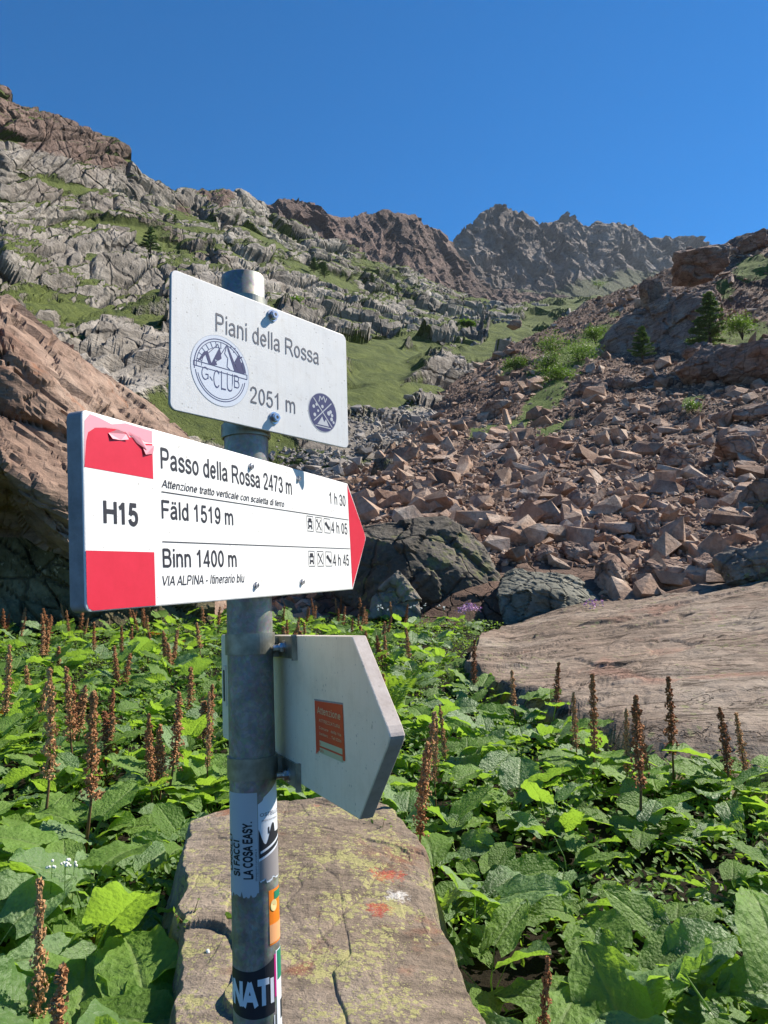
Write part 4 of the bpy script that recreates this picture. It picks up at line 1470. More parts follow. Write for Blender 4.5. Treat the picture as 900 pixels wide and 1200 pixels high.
LEAVES = []
for k in range(14):
    V, F, ve = leaf_mesh(900 + k, k % 2)
    for mt in ('leaf', 'leaf_dark', 'leaf_old'):
        LEAVES.append((mt, mesh('leaf', V, F, [M[mt]], True, {'vein': ve})))
LG = [m_ for t_, m_ in LEAVES if t_ == 'leaf']
LD = [m_ for t_, m_ in LEAVES if t_ == 'leaf_dark']
LO = [m_ for t_, m_ in LEAVES if t_ == 'leaf_old']


def seed_head(seed):
    """dense panicle of small three-winged seeds round a stalk, from z=.42 to z=1"""
    r = np.random.RandomState(seed)
    n = 520
    z = .42 + .58 * r.uniform(0, 1, n) ** .9
    nod = .55 + .45 * np.sin(z * 62 + r.uniform(0, 6))         # whorls with small gaps
    f = (z - .42) / .58
    rad = (.045 * (1 - f) ** .6 + .008) * (.45 + .75 * nod) * r.uniform(.3, 1.1, n)
    a = r.uniform(0, 6.28, n)
    bx = .03 * np.sin(z * 3 + seed)
    pos = np.stack([bx + rad * np.cos(a), rad * np.sin(a), z], 1)
    V, F = [], []
    for k in range(n):
        s = r.uniform(.006, .0115)
        d = r.normal(size=3)
        d /= np.linalg.norm(d)
        e = np.cross(d, [.3, .5, .8])
        e /= np.linalg.norm(e)
        g = np.cross(d, e)
        c = pos[k]
        o = len(V)
        V += [c + d * s * 1.3, c + e * s, c + g * s, c - (e + g) * s * .8, c - d * s * 1.1]
        F += [(o, o + 1, o + 2), (o, o + 2, o + 3), (o, o + 3, o + 1), (o + 4, o + 2, o + 1), (o + 4, o + 3, o + 2), (o + 4, o + 1, o + 3)]
    return mesh('seed_head', np.array(V), np.array(F), [M['seed']])


def stalk_mesh(seed):
    mb = MB()
    mb.tube([(0, 0, 0), (.03 * math.sin(1.2 + seed), 0, .4), (.03 * math.sin(2.1 + seed), 0, .7), (.03 * math.sin(3 + seed), 0, .985)], [.011, .008, .006, .003], 5)
    return mb.mesh('flower_stalk', [M['stalk']], True)


HEADS = [(seed_head(s_), stalk_mesh(s_)) for s_ in range(6)]


def in_poly(x, y, poly):
    c = False
    j = len(poly) - 1
    for i in range(len(poly)):
        if (poly[i][1] > y) != (poly[j][1] > y) and x < (poly[j][0] - poly[i][0]) * (y - poly[i][1]) / (poly[j][1] - poly[i][1]) + poly[i][0]:
            c = not c
        j = i
    return c


def g_of(pts):
    """plan positions of slab outline points (x, y, d)"""
    return [tuple(P(a, b, c)[:2]) for a, b, c in pts]


FLAT_OUT = g_of([(540, 757, 9.6), (600, 780, 8.2), (660, 804, 7.0), (740, 832, 6.0), (820, 846, 5.6), (920, 852, 5.4), (1400, 870, 5.4), (1400, 600, 17), (930, 664, 17.5), (780, 688, 17.5), (680, 704, 17.2), (600, 728, 15.6), (550, 746, 12)])
FRONT_OUT = g_of([(215, 1500, 1.3), (205, 1200, 1.98), (190, 1040, 2.85), (236, 950, 3.5), (300, 936, 3.7), (490, 932, 3.72), (506, 1000, 3.2), (540, 1100, 2.45), (590, 1200, 1.95), (640, 1500, 1.3)])
BACK_OUT = g_of([(-500, 730, 13.4), (-60, 720, 13.6), (60, 716, 13.8), (110, 716, 13.9), (250, 722, 15.6), (400, 728, 16.2), (500, 728, 15.3), (600, 728, 14.9), (700, 728, 14.8), (900, 728, 17), (900, 500, 40), (-500, 500, 40)])


def near_poly(x, y, poly, r):
    for k in range(6):
        a = k * math.pi / 3
        if in_poly(x + r * math.cos(a), y + r * math.sin(a), poly):
            return True
    return in_poly(x, y, poly)


def new_plant(x, y, z, scale, label, group, r, nleaf, amin=0, amax=6.283, darkp=.45, old=.03, spread=1.0):
    t = bpy.data.objects.new('dock_plant', None)
    COL.objects.link(t)
    t.location = (x, y, z)
    tag(t, label, 'plant', group)
    for k in range(nleaf):
        q = r.random()
        lib = LO if q < old else (LD if q < old + darkp else LG)
        o = bpy.data.objects.new('leaf', r.choice(lib))
        COL.objects.link(o)
        o.parent = t
        s = (.55 if lib is LO else 1.0) * scale * r.uniform(.65, 1.2) * (.55 if k >= nleaf - 3 else 1)
        a = amin + (amax - amin) * ((k * .382 + r.uniform(-.06, .06)) % 1.0)
        o.rotation_euler = (r.uniform(-.6, .6), r.uniform(-.45, .5), a)
        o.scale = (s * spread, s * r.uniform(.85, 1.15), s * r.uniform(.75, 1.1))
    return t


def add_spike(t, height, lean, r, s_w=1.0, k=None):
    hm, sm = HEADS[r.randrange(6)] if k is None else HEADS[k]
    e = (lean * math.sin(r.uniform(0, 6)), lean, r.uniform(0, 6))
    for nm, me in (('flower_stalk', sm), ('seed_head', hm)):
        o = bpy.data.objects.new(nm, me)
        COL.objects.link(o)
        o.parent = t
        o.rotation_euler = e
        o.scale = (s_w, s_w, height)
    return t


PR = random.Random(21)
PLANTS = []


def region(x, y, z):
    X_, Y_ = px(np.array([x, y, z + .4]))
    if X_ < 300:
        if y < 3.2:
            return 'large dock plant low on the left ' + ('near the left edge' if X_ < 120 else 'beside the lichen slab'), 'dock plants low on the left ' + ('near the left edge' if X_ < 120 else 'beside the lichen slab')
        if y < 7.5:
            w_ = 'near the left edge' if X_ < 90 else ('midway between left edge and pole' if X_ < 190 else 'close to the pole')
            return 'green dock plant in the left field ' + w_, 'dock plants in the left field ' + w_
        w_ = 'under the H15 sign' if X_ > 90 else 'left of the H15 sign'
        return 'dock plant far back before the huge boulder ' + w_, 'dock plants far back before the huge boulder ' + w_
    if y > 9:
        return 'dock plant far back in front of the dark mossy boulder', 'dock plants before the dark mossy boulder'
    if X_ < 620 and y > 3.4:
        w_ = 'near the arrow sign' if X_ < 500 else 'closer to the slab'
        return 'dock plant between arrow sign and flat rock slab ' + w_, 'dock plants between arrow sign and flat slab ' + w_
    if y < 3.4:
        w_ = 'beside the lichen slab' if X_ < 640 else 'near the right edge'
        return 'large dock plant in the lower right ' + w_, 'dock plants in the lower right ' + w_
    w_ = 'below its middle' if X_ < 780 else 'at the right picture edge'
    return 'dock plant at the near edge of the flat slab ' + w_, 'dock plants at the near edge of the flat slab ' + w_


def scatter():
    step = .39
    yy = 1.2
    row = 0
    inview = []
    while yy < 16.6:
        half = yy * .56 + .9
        x = -half - (row % 2) * step * .5
        while x < half:
            X = x + PR.uniform(-.17, .17)
            Y = yy + PR.uniform(-.17, .17)
            x += step
            if near_poly(X, Y, FLAT_OUT, .16) or near_poly(X, Y, FRONT_OUT, .06) or in_poly(X, Y, BACK_OUT):
                continue
            if Y < 1.55 or math.hypot(X + .18, Y - 1.04) < .5:
                continue
            inview.append((X, Y))
        yy += step * .92
        step = .385 + .026 * yy
        row += 1
    return inview


spots = scatter()
HOLE = P(628, 1110, 2.45)
k_pl = 0
for X, Y in spots:
    z = float(ground_z(X, Y)) - .02
    dh = math.hypot((X - float(HOLE[0])) / .42, (Y - 2.5) / .62)
    if dh < 1:
        continue
    k_pl += 1
    lb, gp_ = region(X, Y, z)
    if Y < 3.4:
        sc_, nl = (PR.uniform(.20, .31) if X < 0 else PR.uniform(.18, .28)), PR.randint(14, 17)
    elif Y < 7.5:
        sc_, nl = PR.uniform(.165, .26), PR.randint(14, 17)
    else:
        sc_, nl = PR.uniform(.19, .28), PR.randint(10, 13)
    if X > 0 and Y > 3:
        sc_ *= .9
    t = new_plant(X, Y, z, sc_, lb, gp_, PR, nl, old=.012 if X > 0 else .03, darkp=.35 if X < 0 else .6)
    # seed stalks: dense far left, sparse right
    if X < .2 and Y > 4.6 and PR.random() < (.42 if Y < 8 else .62):
        ns_ = PR.choice((1, 1, 2, 3))
        w_ = (', one stalk', ', two stalks', ', three stalks')[ns_ - 1]
        t['label'] += w_
        t['group'] += w_
        for q in range(ns_):
            add_spike(t, PR.uniform(.44, .64), .13, PR, PR.uniform(.6, 1.0))
    elif X > 0 and Y > 5.5 and Y < 14 and PR.random() < .16:
        add_spike(t, PR.uniform(.55, .75), .09, PR, .75)
print('plants', k_pl)

# seed stalks one can point at, each with its own small plant
SPK = [  # x, top row, distance, label
    (57, 783, 4.1, 'tall red brown seed stalk at the far left below the H15 sign', 1.0), (104, 806, 3.9, 'thick tall seed stalk second from the left in the left field', 1.1),
    (94, 780, 5.2, 'seed stalk just behind the thick tall one in the left field', 1.0), (195, 812, 4.6, 'leaning seed stalk midway between the left edge and the pole', 1.0),
    (184, 832, 4.5, 'yellowish short seed stalk beside the leaning one', .7), (247, 812, 4.7, 'thin seed stalk just left of the pole', .6),
    (48, 1028, 2.25, 'brown seed stalk among large leaves low at the left edge', .6), (66, 1143, 1.9, 'reddish seed stalk in the bottom left corner', .8),
    (484, 834, 4.0, 'slanting long seed stalk touching the tip of the lower arrow sign', .8), (490, 866, 3.6, 'dark red seed stalk leaning over the lichen slab corner', .8),
    (512, 838, 4.6, 'thin seed stalk right of the lower arrow sign tip', .6), (525, 826, 5.2, 'small seed stalk in the leaves right of the arrow sign', .6),
    (560, 750, 7.6, 'short twin seed stalk against the near tip of the flat slab', .9), (604, 786, 6.8, 'short seed stalk on the left edge of the flat slab', .8),
    (646, 776, 6.6, 'seed stalk standing dark before the middle of the flat slab', .9), (678, 810, 5.3, 'left one of two slim seed stalks before the flat slab', .7),
    (690, 790, 5.0, 'right one of two slim seed stalks, taller and curved', .9), (745, 812, 4.2, 'thickest seed stalk on the right before the flat slab', 1.1),
    (786, 794, 4.9, 'tall straight seed stalk right of the thickest one', 1.0), (726, 828, 4.8, 'small seed stalk left of the thickest one', .7),
    (764, 836, 4.8, 'faint small seed stalk between the thickest and the tall straight one', .6), (850, 830, 4.7, 'seed stalk near the right edge before the flat slab', .9),
    (869, 836, 4.8, 'seed stalk closest to the right edge', .8), (620, 1122, 2.1, 'withered orange brown seed stalk in the dark hollow bottom right', .5),
    (3, 755, 6.0, 'seed stalk cut by the left edge of the picture', 1.0), (438, 770, 7.0, 'seed stalk beside the bright fern above the arrow sign', .8),
    (482, 735, 9.5, 'seed stalk behind the arrow sign in front of the dark mossy boulder', .9),
]
for i, (sx, sy, dd, lb, sw) in enumerate(SPK):
    top = P(sx, sy, dd)
    gz = float(ground_z(top[0], top[1])) - .03
    t = bpy.data.objects.new('dock_plant', None)
    COL.objects.link(t)
    t.location = (float(top[0]), float(top[1]), gz)
    tag(t, lb, 'plant')
    h = float(top[2]) - gz
    for nm, me in (('flower_stalk', HEADS[i % 6][1]), ('seed_head', HEADS[i % 6][0])):
        o = bpy.data.objects.new(nm, me)
        COL.objects.link(o)
        o.parent = t
        o.rotation_euler = (.10 * math.sin(i * 2.1), .10 * math.sin(i * 3.7), i * 1.3)
        o.scale = (sw * .85, sw * .85, h)
    if not near_poly(top[0], top[1], FRONT_OUT, .05):
        for k in range(4):
            o = bpy.data.objects.new('leaf', PR.choice(LG))
            COL.objects.link(o)
            o.parent = t
            s = PR.uniform(.2, .3)
            o.rotation_euler = (0, 0, k * 1.6 + i)
            o.scale = (s, s, s)


# big leaves named one by one that fill the bottom corners
def big_leaf_plant(px_, py_, d, scale, n, label, seed, dark=.3, a0=0, a1=6.283):
    r = random.Random(seed)
    p = P(px_, py_, d)
    x, y = float(p[0]), float(p[1])
    return new_plant(x, y, float(ground_z(x, y)) - .02, scale, label, None, r, n, a0, a1, dark, 0)


big_leaf_plant(150, 1290, 1.62, .42, 10, 'dock plant with the biggest leaf at the bottom edge left of the pole', 5, .2)
big_leaf_plant(20, 1230, 1.75, .38, 10, 'broad leaved dock plant in the very bottom left corner', 6, .2)
big_leaf_plant(80, 1130, 2.05, .34, 11, 'dock plant above the bottom left corner with ribbed leaves', 7, .3)
big_leaf_plant(860, 1190, 1.85, .31, 11, 'dock plant with tall upright leaves in the bottom right corner', 8, .5)
big_leaf_plant(800, 1080, 2.2, .31, 11, 'dock plant with sun glowing leaf above the bottom right corner', 9, .3)
big_leaf_plant(900, 1050, 2.3, .32, 11, 'dock plant at the right edge with large upright leaf', 10, .4)
big_leaf_plant(200, 1165, 2.2, .31, 11, 'dock plant overlapping the left edge of the lichen slab at its near end', 12, .3)
big_leaf_plant(206, 1075, 2.6, .30, 11, 'dock plant overlapping the middle of the left edge of the lichen slab', 13, .3)
big_leaf_plant(226, 1000, 3.0, .30, 11, 'dock plant overlapping the far left corner of the lichen slab', 14, .3)
big_leaf_plant(545, 1010, 3.2, .25, 11, 'dock plant overlapping the far right corner of the lichen slab', 15, .6)
big_leaf_plant(580, 1085, 2.75, .23, 10, 'dock plant beside the middle of the right edge of the lichen slab', 16, .6)
big_leaf_plant(700, 1120, 2.5, .25, 11, 'dock plant at the right rim of the dark hollow', 17, .5)
big_leaf_plant(720, 1250, 1.7, .30, 8, 'low dark dock plant at the bottom edge right of the hollow', 11, .8)


def ground_cover():
    """small herbs filling the gaps under and between the docks"""
    r = np.random.RandomState(33)
    n = 76000
    Y = 1.2 + 15 * r.uniform(0, 1, n) ** .9
    X = r.uniform(-1, 1, n) * (Y * .58 + .8)
    z = ground_z(X, Y)
    hole = (np.hypot((X - float(HOLE[0])) / .36, (Y - 2.5) / .55) < 1)
    bad = np.array([in_poly(a, b, FLAT_OUT) or in_poly(a, b, FRONT_OUT) or in_poly(a, b, BACK_OUT) for a, b in zip(X, Y)])
    patch = fbm(np.stack([X * 1.3, Y * 1.3, 0 * X], 1), 9, 3)
    k = ~bad & (~hole | (r.uniform(size=n) < .1))
    h = (.05 + .22 * np.clip(.5 + patch, 0, 1)) * r.uniform(.2, 1.0, n)
    pos = np.stack([X, Y, z + h], 1)[k]
    V, F = quads_cloud(pos, r.normal(size=(len(pos), 3)) * .55 + np.array([.2, -.2, 1]), r.uniform(.011, .027, len(pos)), r, 1.35, True)
    me = mesh('ground_cover', V, F, [M['leaf_small']], False, {'vein': np.zeros(len(V))})
    tag(link('ground_cover', me), kind='stuff')
    # denser far carpet and leaves outside the frame
    r = np.random.RandomState(35)
    out = []
    for q in range(520):
        Y_ = r.uniform(.5, 14)
        X_ = r.choice((-1, 1)) * (Y_ * .56 + .9 + r.uniform(.1, 3.0))
        if in_poly(X_, Y_, FLAT_OUT) or in_poly(X_, Y_, BACK_OUT):
            continue
        out.append((X_, Y_))
    lv = [leaf_mesh(950 + q) for q in range(4)]
    VV, FF, off = [], [], 0
    for X_, Y_ in out:
        for q in range(6):
            V, F, _ = lv[(q + int(abs(X_) * 10)) % 4]
            V = V[:19 * 17]
            a = q * 1.05 + X_
            s = r.uniform(.28, .42)
            W = V * s
            W = np.stack([W[:, 0] * math.cos(a) - W[:, 1] * math.sin(a) + X_, W[:, 0] * math.sin(a) + W[:, 1] * math.cos(a) + Y_, W[:, 2] + float(ground_z(X_, Y_))], 1)
            Fq = np.array(F[:18 * 16])
            VV.append(W)
            FF.append(Fq + off)
            off += len(W)
    V = np.concatenate(VV)
    tag(link('dock_leaves', mesh('dock_leaves', V, np.concatenate(FF), [M['leaf']], True, {'vein': np.zeros(len(V))})), kind='stuff')


ground_cover()


def fern(x, y, d, label, seed, scale, mat='fern', n=16, name='fern_plant', cat='fern'):
    r = np.random.RandomState(seed)
    p = P(x, y, d)
    t = bpy.data.objects.new(name, None)
    COL.objects.link(t)
    t.location = (float(p[0]), float(p[1]), float(ground_z(p[0], p[1])))
    tag(t, label, cat)
    for k in range(n):
        a = k * 2.4
        L = scale * r.uniform(.7, 1.1)
        V, F = [], []
        el = r.uniform(.9, 1.35)
        for i in range(14):
            f = (i + 1) / 15
            c = np.array([math.cos(a) * math.cos(el) * L * f * 1.3, math.sin(a) * math.cos(el) * L * f * 1.3, L * (f * math.sin(el) - .25 * f * f)])
            side = np.array([-math.sin(a), math.cos(a), 0])
            fw = np.array([math.cos(a) * math.cos(el), math.sin(a) * math.cos(el), math.sin(el)])
            w = L * .22 * math.sin(math.pi * (f * .85 + .1)) ** .7
            for sg in (-1, 1):
                o = len(V)
                e = c + side * sg * w + fw * w * .4 + np.array([0, 0, -.1 * w])
                V += [c, c + fw * L * .03 + side * sg * w * .5, e, c - fw * L * .012 + side * sg * w * .5]
                F.append((o, o + 1, o + 2, o + 3))
        link('frond', mesh('frond', np.array(V), np.array(F), [M[mat]], False, {'vein': np.zeros(len(V))}), t)


fern(440, 762, 6.6, 'bright yellow green fern behind the lower arrow sign', 1, .62, n=22)
fern(462, 744, 8.0, 'pale green fern right behind the brightest fern', 2, .6, n=16)
fern(410, 728, 10.0, 'greyish green bushy fern above the arrow sign', 3, .7, 'shrub', n=22)
fern(540, 772, 8.6, 'dark green grassy tuft at the near tip of the flat slab', 4, .42, 'needle', n=22, name='grass_tuft', cat='tuft')


def flowers(name, label, x0, x1, y, d, n, h, mat, seed, size=.012, group=None):
    r = np.random.RandomState(seed)
    for k in range(n):
        x = r.uniform(x0, x1)
        dd = d + r.uniform(-.3, .3)
        p = P(x, y + r.uniform(-3, 3), dd)
        gz = float(ground_z(p[0], p[1]))
        t = bpy.data.objects.new(name, None)
        COL.objects.link(t)
        t.location = (float(p[0]), float(p[1]), gz)
        tag(t, label, 'flower', group)
        H = max(float(p[2]) - gz, h)
        mb = MB()
        mb.tube([(0, 0, 0), (.01, 0, H)], [.0018, .0012], 4)
        link('stem', mb.mesh('stem', [M['leaf_small']]), t)
        nb_ = 16 if mat == 'pink' else 5
        q = r.normal(size=(nb_, 3)) * size * 1.6 + np.array([.01, 0, H])
        if mat == 'pink':
            V, F = quads_cloud(q, r.normal(size=(nb_, 3)), np.full(nb_, size), r, 1.6)
        else:
            Vi, Fi = ico(1)
            V = (Vi[None] * size * 1.5 + q[:, None]).reshape(-1, 3)
            F = (Fi[None] + np.arange(nb_)[:, None, None] * len(Vi)).reshape(-1, 3)
        link('flower_head', mesh('flower_head', V, F, [M[mat]]), t)


flowers('pink_flower', 'small pink flower in front of the dark mossy boulder', 538, 562, 712, 14.0, 14, .3, 'pink', 1, .018, 'pink flowers before the dark boulder')
flowers('pink_flower', 'small pink flower between the greenish rock and the flat slab', 684, 706, 706, 14.2, 6, .3, 'pink', 2, .018, 'pink flowers by the greenish rock')
flowers('white_flower', 'tiny white flower head among leaves low on the left', 52, 90, 1012, 2.85, 5, .2, 'white_petal', 3, .0042, 'white flowers low on the left')
flowers('white_flower', 'tiny white flower head beside the left edge of the lichen slab', 208, 250, 1118, 2.46, 5, .2, 'white_petal', 4, .004, 'white flowers at the lichen slab')
flowers('white_flower', 'tiny white flower far back in front of the dark mossy boulder', 420, 520, 712, 12.5, 12, .3, 'white_petal', 5, .006, 'white flowers before the dark boulder')


def twig_plant(x, y, d, label, seed):
    """thin plant rooted in a crack of the slab"""
    r = np.random.RandomState(seed)
    p = P(x, y, d)
    t = bpy.data.objects.new('small_plant', None)
    COL.objects.link(t)
    t.location = [float(v) for v in p]
    tag(t, label, 'plant')
    mb = MB()
    pos = []
    for k in range(5):
        a = r.uniform(0, 6.28)
        tip = (math.cos(a) * .05, math.sin(a) * .04, r.uniform(.05, .13))
        mb.tube([(0, 0, -.02), (tip[0] * .4, tip[1] * .4, tip[2] * .6), tip], [.003, .002, .001], 4)
        pos += [np.array(tip) * f + r.normal(size=3) * .006 for f in (.5, .7, .85, 1.0)]
    link('stem', mb.mesh('stem', [M['stalk']]), t)
    pos = np.array(pos)
    V, F = quads_cloud(pos, r.normal(size=pos.shape) + np.array([0, 0, 1]), np.full(len(pos), .011), r, 1.1)
    link('foliage', mesh('foliage', V, F, [M['leaf_small']], False, {'vein': np.zeros(len(V))}), t)


twig_plant(446, 994, 3.22, 'tiny thin plant growing from a crack in the lichen slab', 1)
twig_plant(222, 1100, 2.5, 'tiny dark plant at the left edge of the lichen slab', 2)

#@@PART4@@
# ------------------------------------------------------------------ the signpost
PB = Vector((-.18, 1.0368, CH - .04925))          # point of the pole axis
PD = Vector((-.04164, .03705, .99845)).normalized()
PR_ = .030                                         # pole radius
ROOT = bpy.data.objects.new('signpost', None)
COL.objects.link(ROOT)
tb = -(PB.z + .25) / PD.z
FOOT = PB + PD * tb
ROOT.location = FOOT
tag(ROOT, 'galvanised hiking signpost with three white signs standing by the lichen slab', 'signpost')
LIFT = Matrix.Translation(-FOOT)


def put(name, me, Mw, parent=None, label=None):
    """part placed by its world matrix; sub-parts share the frame of their part"""
    o = bpy.data.objects.new(name, me)
    COL.objects.link(o)
    if parent is None:
        o.parent = ROOT
        o.matrix_basis = LIFT @ Mw
    else:
        o.parent = parent
        o.matrix_basis = Mw
    if label:
        o['label'] = label
    return o


def frame_m(o, e, up, n):
    e, up, n = Vector(e).normalized(), Vector(up).normalized(), Vector(n).normalized()
    m_ = Matrix.Identity(4)
    for k in range(3):
        m_[k][0], m_[k][1], m_[k][2] = e[k], up[k], n[k]
    m_.translation = Vector((o[0], o[1], o[2] + CH))
    return m_


MM = Matrix.Scale(.001, 4)                         # sign drawings are in millimetres
UP = frame_m((-0.25548, 0.90264, 0.20237), (0.64152, 0.76683, -0.02073), (-0.02946, 0.05163, 0.99823), (0.76654, -0.63977, 0.05571))
LO_ = frame_m((-0.25555, 0.66391, -0.02852), (0.31217, 0.94986, 0.01773), (-0.05414, -0.00084, 0.99853), (0.94848, -0.31267, 0.05116))
BK = frame_m((-0.2898, 1.4111, -0.28276), (0.39413, -0.91689, 0.06302), (-0.04659, 0.04856, 0.99773), (-0.91787, -0.39617, -0.02358))
# pole frame: z along the pole, -y towards the camera, origin on the axis at PB
pz = PD
py = (Vector((-.17, 1.0, 0)) - pz * Vector((-.17, 1.0, 0)).dot(pz)).normalized()
pxv = py.cross(pz).normalized()
POLE = Matrix.Identity(4)
for k in range(3):
    POLE[k][0], POLE[k][1], POLE[k][2] = pxv[k], py[k], pz[k]
POLE.translation = PB

def arc(cx, cy, rx, ry, a0=0, a1=360, n=18):
    return [(cx + rx * math.cos(math.radians(a0 + (a1 - a0) * k / n)), cy + ry * math.sin(math.radians(a0 + (a1 - a0) * k / n))) for k in range(n + 1)]


_n = [(.14, .46), (.20, .60), (.36, .675), (.53, .63), (.605, .48), (.605, .30), (.605, 0)]
_s = [(.58, .52), (.5, .64), (.35, .68), (.2, .64), (.13, .53), (.2, .43), (.36, .38), (.53, .32), (.6, .21), (.52, .1), (.35, .06), (.18, .1), (.1, .21)]
_a = [[('c', [(.14, .53), (.2, .63), (.37, .675), (.53, .63), (.585, .5), (.585, .3), (.585, .15), (.63, .0)])],
      [('c', [(.585, .41), (.3, .37), (.14, .29), (.12, .18), (.2, .08), (.33, .06), (.48, .11), (.585, .24)])]]
_a = [x for y in _a for x in y]
